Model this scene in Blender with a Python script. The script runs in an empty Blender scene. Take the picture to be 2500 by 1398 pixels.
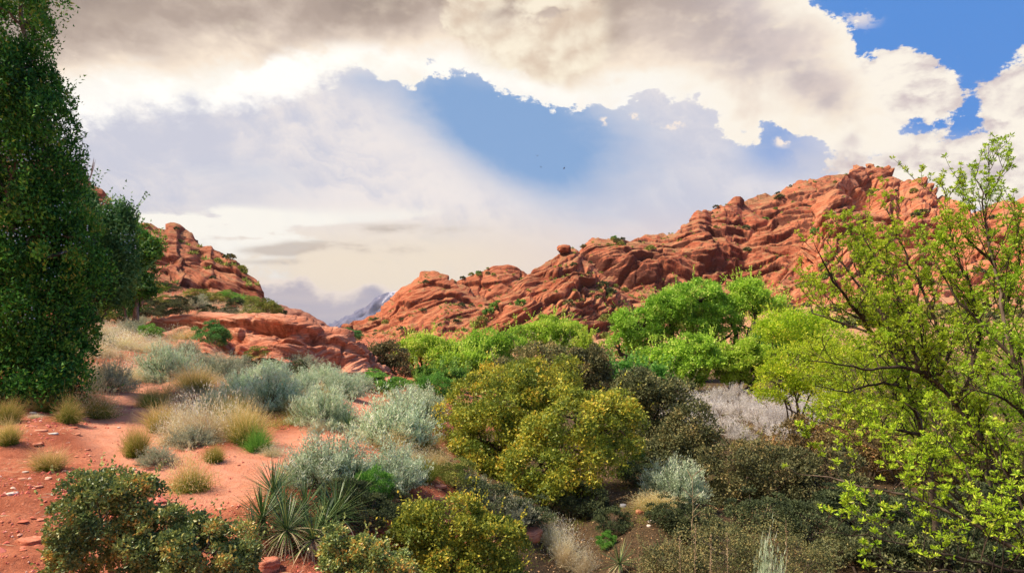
import bpy, math, random
import numpy as np
from mathutils import Vector, Matrix, Euler

scn = bpy.context.scene
COL = scn.collection
F, CX, HY = 1630.0, 1250.0, 800.0          # focal length and horizon of the photograph, in its own pixels

# ------------------------------------------------------------------ camera
cam_d = bpy.data.cameras.new('camera')
cam = bpy.data.objects.new('camera', cam_d)
COL.objects.link(cam)
cam.location = (0, 0, 0)
cam.rotation_euler = (math.radians(90), 0, 0)
cam_d.sensor_width = 36
cam_d.lens = 36 * F / 2500
cam_d.shift_y = (HY - 699) / 2500
cam_d.clip_start = 0.1
cam_d.clip_end = 30000
scn.camera = cam
scn.view_settings.view_transform = 'Standard'
scn.view_settings.look = 'None'
scn.view_settings.gamma = 1
scn.view_settings.exposure = EXPOSURE = 0.5
scn.view_settings.use_curve_mapping = False
scn.render.engine = 'CYCLES'
scn.cycles.max_bounces = 6
scn.cycles.diffuse_bounces = 3
scn.cycles.glossy_bounces = 2
scn.cycles.transmission_bounces = 3
scn.cycles.transparent_max_bounces = 4
scn.cycles.use_denoising = True

SUN_EL, SUN_AZ = 54.0, -98.0               # degrees; azimuth from the view direction, to the left
SKY_GAIN = 0.71


def lin(r, g=None, b=None):
    if g is None:
        r, g, b = r
    f = lambda c: (c / 255) / 12.92 if c / 255 <= 0.04045 else ((c / 255 + 0.055) / 1.055) ** 2.4
    return (f(r), f(g), f(b), 1.0)


# ------------------------------------------------------------------ small node language
class S:
    nt = None

    def __init__(s, sock):
        s.s = sock

    @staticmethod
    def m(op, *a, clamp=False):
        n = S.nt.nodes.new('ShaderNodeMath')
        n.operation = op
        n.use_clamp = clamp
        for i, v in enumerate(a):
            if isinstance(v, S):
                S.nt.links.new(v.s, n.inputs[i])
            else:
                n.inputs[i].default_value = v
        return S(n.outputs[0])

    def __add__(s, o): return S.m('ADD', s, o)
    __radd__ = __add__
    def __sub__(s, o): return S.m('SUBTRACT', s, o)
    def __rsub__(s, o): return S.m('SUBTRACT', o, s)
    def __mul__(s, o): return S.m('MULTIPLY', s, o)
    __rmul__ = __mul__
    def __truediv__(s, o): return S.m('DIVIDE', s, o)
    def mn(s, o): return S.m('MINIMUM', s, o)
    def mx(s, o): return S.m('MAXIMUM', s, o)
    def pw(s, o): return S.m('POWER', s, o)
    def ab(s): return S.m('ABSOLUTE', s)
    def cl(s): return S.m('ADD', s, 0.0, clamp=True)

    def ss(s, a, b, lo=0.0, hi=1.0):
        n = S.nt.nodes.new('ShaderNodeMapRange')
        n.interpolation_type = 'SMOOTHSTEP'
        S.nt.links.new(s.s, n.inputs[0])
        n.inputs[1].default_value, n.inputs[2].default_value = a, b
        n.inputs[3].default_value, n.inputs[4].default_value = lo, hi
        return S(n.outputs[0])

    def curve(s, pts, x0, x1, y0, y1):
        """piecewise function through pts, constant outside"""
        n = S.nt.nodes.new('ShaderNodeFloatCurve')
        t = S.m('DIVIDE', s - x0, x1 - x0, clamp=True)
        S.nt.links.new(t.s, n.inputs[1])
        c = n.mapping.curves[0]
        P = [((x - x0) / (x1 - x0), (y - y0) / (y1 - y0)) for x, y in pts]
        c.points[0].location = P[0]
        c.points[1].location = P[-1]
        for p in P[1:-1]:
            c.points.new(*p)
        for p in c.points:
            p.handle_type = 'AUTO_CLAMPED'
        n.mapping.update()
        return S(n.outputs[0]) * (y1 - y0) + y0


def mixc(f, a, b):
    n = S.nt.nodes.new('ShaderNodeMix')
    n.data_type = 'RGBA'
    n.clamp_factor = True
    for i, v in ((0, f), (6, a), (7, b)):
        if isinstance(v, S):
            S.nt.links.new(v.s, n.inputs[i])
        else:
            n.inputs[i].default_value = v
    return S(n.outputs[2])


def noise(vec, scale, detail=6, rough=0.55, dist=0.0, lac=2.0):
    n = S.nt.nodes.new('ShaderNodeTexNoise')
    n.inputs['Scale'].default_value = scale
    n.inputs['Detail'].default_value = detail
    n.inputs['Roughness'].default_value = rough
    n.inputs['Distortion'].default_value = dist
    n.inputs['Lacunarity'].default_value = lac
    if vec is not None:
        S.nt.links.new(vec.s, n.inputs['Vector'])
    return S(n.outputs[0])


def voro(vec, scale, detail=4.0, rough=0.5, smooth=0.6):
    n = S.nt.nodes.new('ShaderNodeTexVoronoi')
    n.feature = 'F1'
    n.normalize = True
    n.inputs['Scale'].default_value = scale
    n.inputs['Detail'].default_value = detail
    n.inputs['Roughness'].default_value = rough
    S.nt.links.new(vec.s, n.inputs['Vector'])
    return S(n.outputs['Distance'])


def comb(x, y, z):
    n = S.nt.nodes.new('ShaderNodeCombineXYZ')
    for i, v in enumerate((x, y, z)):
        if isinstance(v, S):
            S.nt.links.new(v.s, n.inputs[i])
        else:
            n.inputs[i].default_value = v
    return S(n.outputs[0])


def ramp(f, stops):
    n = S.nt.nodes.new('ShaderNodeValToRGB')
    S.nt.links.new(f.s, n.inputs[0])
    e = n.color_ramp.elements
    e[0].position, e[0].color = stops[0]
    e[1].position, e[1].color = stops[-1]
    for p, c in stops[1:-1]:
        x = e.new(p)
        x.color = c
    return S(n.outputs[0])


# ------------------------------------------------------------------ world: sky with clouds
world = bpy.data.worlds.new('World')
scn.world = world
world.use_nodes = True
nt = world.node_tree
for n in list(nt.nodes):
    nt.nodes.remove(n)
S.nt = nt
tc = nt.nodes.new('ShaderNodeTexCoord')
sep = nt.nodes.new('ShaderNodeSeparateXYZ')
nt.links.new(tc.outputs['Generated'], sep.inputs[0])
X, Y, Z = (S(sep.outputs[i]) for i in range(3))
az = S.m('ARCTAN2', X, Y)
azc = az.mx(-1.0).mn(1.0)
el = S.m('ARCSINE', Z.mx(-1.0).mn(1.0))
tana = S.m('TANGENT', azc)
gx = tana * F + CX                                       # direction -> degrees-like map, in photo units
gy = HY - S.m('TANGENT', el.mx(-0.3).mn(1.2)) / S.m('COSINE', azc) * F
# clouds are laid out on a gently flattened direction
cv = comb(X, Y, Z * 1.6)
n1 = noise(cv, 5.5, 14, 0.62, 0.15)
S_off = comb(X + 0.012, Y, Z * 1.6 - 0.016)
n1b = noise(S_off, 5.5, 10, 0.6, 0.15)
n2 = noise(cv, 1.9, 7, 0.55, 0.4)
nf = noise(cv, 26.0, 12, 0.68, 0.1)
wrp = (n1 - 0.5) * 0.10
cvw = comb(X + wrp, Y, Z * 1.6 + wrp)
cvo = comb(X + wrp + 0.010, Y, Z * 1.6 + wrp - 0.016)
bil = 0.42 - voro(cvw, 13.0, 3.0, 0.55, 0.35)            # cauliflower heads
bilo = 0.42 - voro(cvo, 13.0, 2.0, 0.5, 0.5)
relief = (n1 - n1b) * 5.0 + (bil - bilo) * 3.2                                # sunward side of each puff
E1 = gx.curve([(-1300, 420), (100, 375), (180, 352), (330, 325), (450, 320), (560, 285), (650, 250), (760, 220), (850, 185),
               (960, 190), (1010, 196), (1050, 170), (1170, 188), (1225, 238), (1330, 265), (1420, 250), (1500, 264),
               (1580, 236), (1700, 275), (1760, 300), (1830, 330), (1880, 292), (1940, 330), (2000, 380), (2060, 430), (3800, 420)],
              -1300, 3800, 0, 800)
X1 = gy.curve([(-1500, 2040), (0, 2045), (80, 2070), (140, 2105), (240, 2220), (330, 2260), (700, 2300)], -1500, 700, 2000, 2400)
left = gx.ss(1050, 500)
f1 = E1 - gy + left * 25
f2 = (X1 - gx) * 0.8


def blob(cx, cy, rx, ry, rot=0.0):
    """1 at the centre, 0 on the ellipse, negative outside"""
    c, s_ = math.cos(rot), math.sin(rot)
    u = ((gx - cx) * c + (gy - cy) * s_) * (1 / rx)
    v = ((gy - cy) * c - (gx - cx) * s_) * (1 / ry)
    return 1.0 - S.m('SQRT', u * u + v * v)


def gau(cx, cy, rx, ry, rot=0.0):
    c, s_ = math.cos(rot), math.sin(rot)
    u = ((gx - cx) * c + (gy - cy) * s_) * (1 / rx)
    v = ((gy - cy) * c - (gx - cx) * s_) * (1 / ry)
    return S.m('EXPONENT', (u * u + v * v) * -1.0)


deck = f1.mn(f2)
cum = blob(2190, 225, 150, 130) * 130
for a in ((2080, 330, 120, 150), (2290, 240, 70, 70), (2330, 420, 260, 110), (2470, 260, 85, 90), (2560, 300, 160, 170), (2230, 440, 200, 150), (2950, 380, 380, 230)):
    cum = cum.mx(blob(*a) * min(a[2], a[3]))
left = gx.ss(1050, 500)                                  # softer, blown edges on the sunward side
D = deck.mx(cum) + (n1 - 0.5) * 300 + (nf - 0.5) * 150 + bil * 70 - 8
wdt = left * 70 + 16.0
alpha = S.m('DIVIDE', D, wdt, clamp=True)
alpha = alpha * alpha * (3.0 - 2.0 * alpha)
# colour of the cloud deck: backlit rim, then greyer the thicker it is
thick = deck + (n2 - 0.5) * 240 + (n1 - 0.5) * 420 + (nf - 0.5) * 60 - left * 75 - relief * 45 + gau(300, 60, 500, 110) * 60 + gau(950, 10, 200, 60) * 110
dk = ramp(S.m('DIVIDE', thick, 420.0, clamp=True), [
    (0.0, lin(255, 252, 247)), (0.16, lin(255, 250, 240)), (0.30, lin(250, 232, 212)), (0.45, lin(216, 198, 184)),
    (0.62, lin(184, 166, 154)), (0.9, lin(160, 144, 134))])
lil = mixc((n1 + (nf - 0.5) * 0.3).ss(0.4, 0.62), lin(186, 178, 188), lin(226, 212, 210))
dk = mixc(gx.ss(1450, 1900) * 0.6, dk, mixc(thick.ss(60, 200), lin(255, 243, 225), lil))
dk = mixc(relief.ss(-0.1, 1.0) * 0.35 * gx.ss(200, 1000, 0.3, 1.0), dk, lin(250, 232, 208))
dk = mixc((n2 + (n1 - 0.5) * 0.5).ss(0.66, 0.35) * 0.0, dk, lin(150, 138, 135))
puff = 1.0 * (gau(1370, 40, 110, 150) * 1.2 + gau(1110, 62, 75, 45) + gau(1290, 130, 150, 60) + gau(560, 60, 90, 30) * 0.5 + gau(1900, 65, 50, 30) * 0.5 + gau(1160, 0, 80, 25)) * (n1 + bil * 0.5).ss(0.42, 0.62)
dk = mixc(puff.ss(0.2, 0.75) * 0.9, dk, mixc(relief.ss(-0.9, 0.7), lin(222, 200, 178), lin(255, 243, 220)))
ck = mixc((relief * 1.1 + (n1 - 0.5) * 1.2 + (n2 - 0.5) * 1.5 + 0.22).ss(-0.6, 0.6), lin(206, 190, 192), lin(255, 246, 232))
ck = mixc(gy.ss(430, 600) * 0.4, ck, lin(240, 220, 200))
cloud = mixc((cum - deck).ss(-10, 45), dk, ck)
glow = gau(330, 262, 260, 95, 0.0) * 1.5 + gau(620, 225, 170, 60, -0.3) * 0.9 + gau(180, 330, 120, 50) * 0.6 + gau(950, 140, 300, 50) * 0.5 + gau(1280, 215, 200, 30, 0.2) * 0.5
cloud = mixc((glow * (n1 + (nf - 0.5) * 0.3).ss(0.36, 0.6, 0.35, 1.5)).ss(0.2, 0.95), cloud, (1.1, 1.06, 1.0, 1))
# clear sky and veil under the deck
sky_t = nt.nodes.new('ShaderNodeTexSky')
sky_t.sky_type = 'NISHITA'
sky_t.sun_disc = False
sky_t.sun_elevation = math.radians(SUN_EL)
sky_t.sun_rotation = math.radians(SUN_AZ)
sky_t.altitude = 1500
sc = nt.nodes.new('ShaderNodeMix')
sc.data_type = 'RGBA'
sc.blend_type = 'MULTIPLY'
sc.inputs[0].default_value = 1.0
nt.links.new(sky_t.outputs[0], sc.inputs[6])
sc.inputs[7].default_value = (0.1, 0.1, 0.1, 1)
nish = S(sc.outputs[2])
blue = mixc(0.9, nish, mixc(gx.ss(1500, 2100), lin(136, 172, 218), lin(86, 146, 224)))
streakv = comb(gx * 0.0018 + gy * 0.0016 + n1 * 0.8, gx * -0.0026 + gy * 0.0040 + n1 * 1.2, 3.0)
ns = noise(streakv, 1.1, 12, 0.66, 0.8)
ns2 = noise(comb(gx * 0.0018, gy * 0.0085, 1.0), 1.0, 7, 0.55, 0.5)
hole = gau(1330, 300, 330, 120, 0.25) * 1.1 + gau(1120, 240, 190, 90, 0.3) * 0.55 + gau(1300, 400, 210, 90, 0.5) * 0.8 + gau(1880, 320, 90, 60) * 0.7 + gau(2300, 120, 330, 230, 0.3) * 2.2 + gau(880, 200, 90, 40) * 0.35 \
    + gau(560, 410, 220, 50, 0.1) * 0.35 + gau(1900, 400, 120, 60) * 0.5 + gau(2230, 440, 70, 25) * 1.2 + gau(3000, -100, 900, 250) * 2 + gx.ss(2500, 3200) * gy.ss(200, -400) * 2 + gy.ss(-500, -1100) * gx.ss(1500, 2600) * 1.5 + gau(1650, 520, 220, 70) * 0.2
clear = (hole * (0.6 + 0.6 * ns2) + (ns - 0.5) * 1.1 + (n1 - 0.5) * 0.7 + (nf - 0.5) * 0.25 + 0.02).ss(0.0, 1.25)
veil = mixc(gy.ss(480, 640), mixc((ns + (n1 - 0.5) * 0.9).ss(0.3, 0.68), lin(206, 207, 221), lin(248, 238, 232)), mixc(gx.ss(1000, 1700), lin(244, 228, 206), lin(230, 212, 210)))
veil = mixc(gy.ss(330, 460) * gx.ss(900, 300) * (ns2 + (n1 - 0.5) * 0.7).ss(0.35, 0.66) * 0.8, veil, lin(200, 202, 216))
# cream streak clouds low over the valley
brt = gau(430, 535, 260, 34) * 0.8 + gau(650, 575, 240, 40, 0.1) + gau(950, 530, 300, 30) * 0.4 + gau(560,540,120,14)*.5 + gau(650, 640, 130, 60) * 0.7
veil = mixc((1.0 * brt * (ns2 + (n1 - 0.5) * 0.8).ss(0.36, 0.62, 0.0, 1.5)).ss(0.15, 0.9), veil, lin(255, 250, 240))
grt = gau(880, 604, 190, 18, 0.02) * 1.3 + gau(690, 614, 100, 12) * 0.9 + gau(1000, 562, 220, 18) * 0.9 + gau(760, 640, 200, 10) * 0.9
veil = mixc((grt * (ns2 + (n1 - 0.5) * 0.8).ss(0.3, 0.6, 0.1, 1.4)).ss(0.15, 0.9) * 0.8, veil, lin(200, 184, 170))
under = mixc(clear, veil, blue)
small = ((gau(1478, 296, 16, 12) + gau(1548, 285, 14, 10) + gau(1640, 302, 50, 18) + gau(1912, 345, 24, 16) + gau(2100, 40, 60, 40) * 0.6 + gau(2330, 140, 20, 10)*.7)) * (nf + (n1 - 0.5) * 0.8).ss(0.44, 0.60)
under = mixc(small.ss(0.12, 0.8), under, lin(250, 236, 225))
# the low purple-grey bank over the gap
E2 = gx.curve([(-1300, 640), (500, 660), (640, 682), (700, 690), (730, 675), (770, 692), (850, 712), (905, 690), (960, 705), (1010, 722), (1100, 740), (3800, 700)],
              -1300, 3800, 600, 800)
b = gy - E2 + (n1 - 0.5) * 80 + (nf - 0.5) * 20 + bil * 60
bank = mixc((b + (nf - 0.5) * 60).ss(4, 40), lin(244, 228, 214), mixc(ns2.ss(0.35, 0.62), lin(168, 164, 184), lin(200, 188, 192)))
under = mixc(b.ss(-2, 9), under, bank)
skyc = mixc(alpha, under, cloud)
skyc = mixc(Z.ss(-0.02, -0.12), skyc, lin(150, 110, 90))
bg = nt.nodes.new('ShaderNodeBackground')
nt.links.new(skyc.s, bg.inputs[0])
bg.inputs[1].default_value = SKY_GAIN
wo = nt.nodes.new('ShaderNodeOutputWorld')
nt.links.new(bg.outputs[0], wo.inputs[0])
world.cycles.sampling_method = 'MANUAL'
world.cycles.sample_map_resolution = 512

# ------------------------------------------------------------------ the sun behind thin cloud
sl = bpy.data.lights.new('sun', 'SUN')
sl.energy = 5.0
sl.angle = math.radians(9)
sl.color = (1.0, 0.85, 0.68)
sun = bpy.data.objects.new('sun', sl)
COL.objects.link(sun)
a, e = math.radians(SUN_AZ), math.radians(SUN_EL)
sd = Vector((math.sin(a) * math.cos(e), math.cos(a) * math.cos(e), math.sin(e)))
sun.rotation_euler = sd.to_track_quat('Z', 'Y').to_euler()

# ------------------------------------------------------------------ numeric helpers
RNG = np.random.default_rng(11)


def _hash(ix, iy, iz, seed):
    h = (ix.astype(np.int64) * 374761393 + iy.astype(np.int64) * 668265263 + iz.astype(np.int64) * 2147483647 + seed * 144665) & 0xffffffff
    h = ((h ^ (h >> 13)) * 1274126177) & 0xffffffff
    h = ((h ^ (h >> 16)) * 2246822519) & 0xffffffff
    return h ^ (h >> 15)


_G = np.array([(1, 1, 0), (-1, 1, 0), (1, -1, 0), (-1, -1, 0), (1, 0, 1), (-1, 0, 1), (1, 0, -1), (-1, 0, -1),
               (0, 1, 1), (0, -1, 1), (0, 1, -1), (0, -1, -1), (1, 1, 0), (-1, 1, 0), (0, -1, 1), (0, -1, -1)], float)


def perlin(p, seed=0):
    i = np.floor(p).astype(np.int64)
    f = p - i
    u = f * f * f * (f * (f * 6 - 15) + 10)
    r = 0
    for dx in (0, 1):
        for dy in (0, 1):
            for dz in (0, 1):
                g = _G[_hash(i[:, 0] + dx, i[:, 1] + dy, i[:, 2] + dz, seed) & 15]
                d = g[:, 0] * (f[:, 0] - dx) + g[:, 1] * (f[:, 1] - dy) + g[:, 2] * (f[:, 2] - dz)
                w = (u[:, 0] if dx else 1 - u[:, 0]) * (u[:, 1] if dy else 1 - u[:, 1]) * (u[:, 2] if dz else 1 - u[:, 2])
                r = r + d * w
    return r


def fbm(p, oct=4, gain=0.5, lac=2.03, seed=0):
    a, s, r = 1.0, 0.0, 0
    for k in range(oct):
        r = r + a * perlin(p, seed + k * 7)
        s += a
        p = p * lac
        a *= gain
    return r / s * 1.6


def ridged(p, oct=4, gain=0.5, seed=0):
    a, s, r = 1.0, 0.0, 0
    for k in range(oct):
        r = r + a * (1 - np.abs(perlin(p, seed + k * 5)) * 2)
        s += a
        p = p * 2.07
        a *= gain
    return r / s


def worley(p, seed=0):
    """F1 and F2 distances, and a random number of the nearest cell"""
    i = np.floor(p).astype(np.int64)
    b1 = np.full(len(p), 9.0)
    b2 = np.full(len(p), 9.0)
    idn = np.zeros(len(p))
    for dx in (-1, 0, 1):
        for dy in (-1, 0, 1):
            for dz in (-1, 0, 1):
                cx, cy, cz = i[:, 0] + dx, i[:, 1] + dy, i[:, 2] + dz
                h = _hash(cx, cy, cz, seed)
                q = np.stack([cx + (h & 255) / 255, cy + ((h >> 8) & 255) / 255, cz + ((h >> 16) & 255) / 255], 1)
                d = np.sqrt(((q - p) ** 2).sum(1))
                near = d < b1
                b2 = np.where(near, b1, np.minimum(b2, d))
                b1 = np.where(near, d, b1)
                idn = np.where(near, ((h >> 4) & 1023) / 1023, idn)
    return b1, b2, idn


def sm(x, a, b):
    t = np.clip((x - a) / (b - a), 0, 1)
    return t * t * (3 - 2 * t)


def unit(v):
    return v / np.maximum(np.linalg.norm(v, axis=-1, keepdims=True), 1e-9)


# ------------------------------------------------------------------ object helpers
def mesh(name, V, Fs, mats, attrs=None, smooth=False, mat_idx=None):
    """V (n,3); Fs: one (m,k) array or a list of such arrays"""
    if not isinstance(Fs, (list, tuple)):
        Fs = [Fs]
    Fs = [np.asarray(f, dtype=np.int32) for f in Fs if len(f)]
    me = bpy.data.meshes.new(name)
    V = np.asarray(V, dtype=np.float32)
    me.vertices.add(len(V))
    me.vertices.foreach_set('co', V.ravel())
    flat = np.concatenate([f.ravel() for f in Fs])
    sizes = np.concatenate([np.full(len(f), f.shape[1], np.int32) for f in Fs])
    me.loops.add(len(flat))
    me.loops.foreach_set('vertex_index', flat)
    me.polygons.add(len(sizes))
    me.polygons.foreach_set('loop_start', np.concatenate([[0], np.cumsum(sizes)[:-1]]).astype(np.int32))
    if smooth:
        me.polygons.foreach_set('use_smooth', np.ones(len(sizes), bool))
    else:
        me.polygons.foreach_set('use_smooth', np.zeros(len(sizes), bool))
    for m in (mats if isinstance(mats, (list, tuple)) else [mats]):
        me.materials.append(m)
    if mat_idx is not None:
        me.polygons.foreach_set('material_index', np.asarray(mat_idx, np.int32))
    for k, a in (attrs or {}).items():
        at = me.attributes.new(k, 'FLOAT', 'POINT')
        at.data.foreach_set('value', np.asarray(a, np.float32))
    me.update(calc_edges=True)
    return me


def link(name, me, parent=None, loc=(0, 0, 0), rot=(0, 0, 0), scale=(1, 1, 1)):
    o = bpy.data.objects.new(name, me)
    COL.objects.link(o)
    o.location = loc
    o.rotation_euler = rot
    o.scale = scale
    if parent is not None:
        o.parent = parent
    return o


def root(name, loc, label, cat, group=None, rot=(0, 0, 0), scale=(1, 1, 1)):
    o = link(name, None, None, loc, rot, scale)
    o.empty_display_size = 0.3
    o['label'] = label
    o['category'] = cat
    if group:
        o['group'] = group
    return o


def tag(o, label=None, cat=None, group=None, kind=None):
    for k, v in (('label', label), ('category', cat), ('group', group), ('kind', kind)):
        if v:
            o[k] = v
    return o


def P(px, py, d):
    return np.array([(px - CX) / F * d, d, -(py - HY) / F * d])


def grid_faces(R, C, off=0):
    i = np.arange(R - 1)[:, None] * C + np.arange(C - 1)[None, :]
    i = i.ravel() + off
    return np.stack([i, i + 1, i + C + 1, i + C], 1)


class Geo:
    """collects quads or tris with a per-vertex tone"""
    def __init__(s):
        s.V, s.F4, s.F3, s.T, s.n = [], [], [], [], 0

    def add(s, V, F, tone):
        V = np.asarray(V, float)
        F = np.asarray(F, np.int64) + s.n
        (s.F4 if F.shape[1] == 4 else s.F3).append(F)
        s.V.append(V)
        s.T.append(np.broadcast_to(np.asarray(tone, float), (len(V),)))
        s.n += len(V)

    def tube(s, pts, r, sides=5, tone=0.5):
        pts = np.asarray(pts, float)
        r = np.broadcast_to(np.asarray(r, float), (len(pts),))
        t = unit(np.gradient(pts, axis=0))
        ref = np.array([0.31, 0.17, 0.93]) if abs(t[0] @ np.array([0.31, 0.17, 0.93])) < 0.95 else np.array([1.0, 0, 0])
        a = unit(np.cross(t, ref))
        b = np.cross(t, a)
        an = np.arange(sides) * 2 * math.pi / sides
        V = pts[:, None] + r[:, None, None] * (a[:, None] * np.cos(an)[None, :, None] + b[:, None] * np.sin(an)[None, :, None])
        n = len(pts)
        i, j = np.meshgrid(np.arange(n - 1), np.arange(sides), indexing='ij')
        q = np.stack([i * sides + j, i * sides + (j + 1) % sides, (i + 1) * sides + (j + 1) % sides, (i + 1) * sides + j], -1).reshape(-1, 4)
        s.add(V.reshape(-1, 3), q, tone)

    def leaves(s, c, a, L, W, rng, tone=None, fold=0.25, nrm=None, tri=False):
        """diamond leaves: base c, along a, length L, width W"""
        n = len(c)
        a = unit(a)
        if nrm is None:
            nrm = rng.normal(size=(n, 3))
        b = unit(np.cross(a, nrm))
        m = np.cross(a, b)
        L = np.broadcast_to(L, (n,))[:, None]
        W = np.broadcast_to(W, (n,))[:, None]
        if tri:
            V = np.stack([c - b * W * .5, c + b * W * .5, c + a * L + m * W * fold], 1).reshape(-1, 3)
            if tone is None:
                tone = rng.random(n)
            s.add(V, np.arange(n * 3).reshape(n, 3), np.repeat(tone, 3))
            return
        V = np.stack([c, c + a * L * .5 + b * W * .5 + m * W * fold, c + a * L, c + a * L * .5 - b * W * .5 + m * W * fold], 1).reshape(-1, 3)
        q = np.arange(n * 4).reshape(n, 4)
        if tone is None:
            tone = rng.random(n)
        s.add(V, q, np.repeat(tone, 4))

    def blades(s, c, d0, L, W, bend, rng, tone0, tone1, segs=3, side=None):
        """arching blades (grass, stems): start c, direction d0, length L, width W tapering, bend towards the ground"""
        n = len(c)
        d0 = unit(d0)
        L = np.broadcast_to(L, (n,))[:, None]
        W = np.broadcast_to(W, (n,))[:, None]
        bend = np.broadcast_to(bend, (n,))[:, None]
        b = unit(np.cross(d0, side if side is not None else rng.normal(size=(n, 3))))
        ts = np.linspace(0, 1, segs + 1)
        rows, tones = [], []
        out = unit(d0 * np.array([1, 1, 0.0]) + 1e-6)
        for t in ts:
            p = c + d0 * L * t + (out * 0.55 - np.array([0, 0, 1.0])) * (bend * L * t * t)
            w = W * (1 - t * 0.85)
            rows.append(np.stack([p - b * w / 2, p + b * w / 2], 1))
            tones.append(np.broadcast_to(tone0 + (tone1 - tone0) * t, (n,)))
        V = np.stack(rows, 1)                       # n, segs+1, 2, 3
        T = np.repeat(np.stack(tones, 1)[:, :, None], 2, 2)
        base = (np.arange(n) * (segs + 1) * 2)[:, None]
        k = np.arange(segs)[None, :] * 2
        q = np.stack([base + k, base + k + 1, base + k + 3, base + k + 2], -1).reshape(-1, 4)
        s.add(V.reshape(-1, 3), q, T.ravel())

    def build(s, name, mats, smooth=False):
        F = []
        if s.F4:
            F.append(np.concatenate(s.F4))
        if s.F3:
            F.append(np.concatenate(s.F3))
        return mesh(name, np.concatenate(s.V), F, mats, {'tone': np.concatenate(s.T)}, smooth)


# ------------------------------------------------------------------ materials
def new_mat(name):
    m = bpy.data.materials.new(name)
    m.use_nodes = True
    t = m.node_tree
    for n in list(t.nodes):
        t.nodes.remove(n)
    S.nt = t
    return m, t


def attr(name):
    n = S.nt.nodes.new('ShaderNodeAttribute')
    n.attribute_name = name
    return S(n.outputs['Fac'])


def obj_random():
    n = S.nt.nodes.new('ShaderNodeObjectInfo')
    return S(n.outputs['Random'])


LEAF_GAIN = 1.45


def leafmat(name, stops, translucent=0.35, rough=0.6, spread=0.25, spec=0.3, hue=0.03):
    m, t = new_mat(name)
    c = ramp(attr('tone'), [(p, tuple(min(0.85, q * LEAF_GAIN) for q in lin(k)[:3]) + (1.0,)) for p, k in stops])
    hs = t.nodes.new('ShaderNodeHueSaturation')
    r = obj_random()
    t.links.new(c.s, hs.inputs['Color'])
    t.links.new(((r - 0.5) * hue + 0.5).s, hs.inputs['Hue'])
    t.links.new((1.0 + (S.m('FRACT', r * 7.3) - 0.5) * spread).s, hs.inputs['Value'])
    p = t.nodes.new('ShaderNodeBsdfPrincipled')
    p.inputs['Roughness'].default_value = rough
    p.inputs['Specular IOR Level'].default_value = spec
    t.links.new(hs.outputs[0], p.inputs['Base Color'])
    o = t.nodes.new('ShaderNodeOutputMaterial')
    if translucent > 0:
        tr = t.nodes.new('ShaderNodeBsdfTranslucent')
        t.links.new(hs.outputs[0], tr.inputs[0])
        mx = t.nodes.new('ShaderNodeMixShader')
        mx.inputs[0].default_value = translucent
        t.links.new(p.outputs[0], mx.inputs[1])
        t.links.new(tr.outputs[0], mx.inputs[2])
        t.links.new(mx.outputs[0], o.inputs[0])
    else:
        t.links.new(p.outputs[0], o.inputs[0])
    return m


def geom_pos():
    n = S.nt.nodes.new('ShaderNodeNewGeometry')
    sp = S.nt.nodes.new('ShaderNodeSeparateXYZ')
    S.nt.links.new(n.outputs['Position'], sp.inputs[0])
    return S(n.outputs['Position']), S(sp.outputs[0]), S(sp.outputs[1]), S(sp.outputs[2])


def finish(m, t, col, rough, bump=None, strength=0.5, dist=0.1):
    p = t.nodes.new('ShaderNodeBsdfPrincipled')
    t.links.new(col.s, p.inputs['Base Color'])
    p.inputs['Roughness'].default_value = rough
    p.inputs['Specular IOR Level'].default_value = 0.2
    if bump is not None:
        b = t.nodes.new('ShaderNodeBump')
        b.inputs['Strength'].default_value = strength
        b.inputs['Distance'].default_value = dist
        t.links.new(bump.s, b.inputs['Height'])
        t.links.new(b.outputs[0], p.inputs['Normal'])
    o = t.nodes.new('ShaderNodeOutputMaterial')
    t.links.new(p.outputs[0], o.inputs[0])
    return m


def barkmat(name, c0, c1, scale=12):
    m, t = new_mat(name)
    pos, x, y, z = geom_pos()
    n = noise(comb(x, y, z * 0.25), scale, 6, 0.65)
    return finish(m, t, mixc(n.ss(0.35, 0.65), c0, c1), 0.9, n, 0.6, 0.02)


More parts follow.
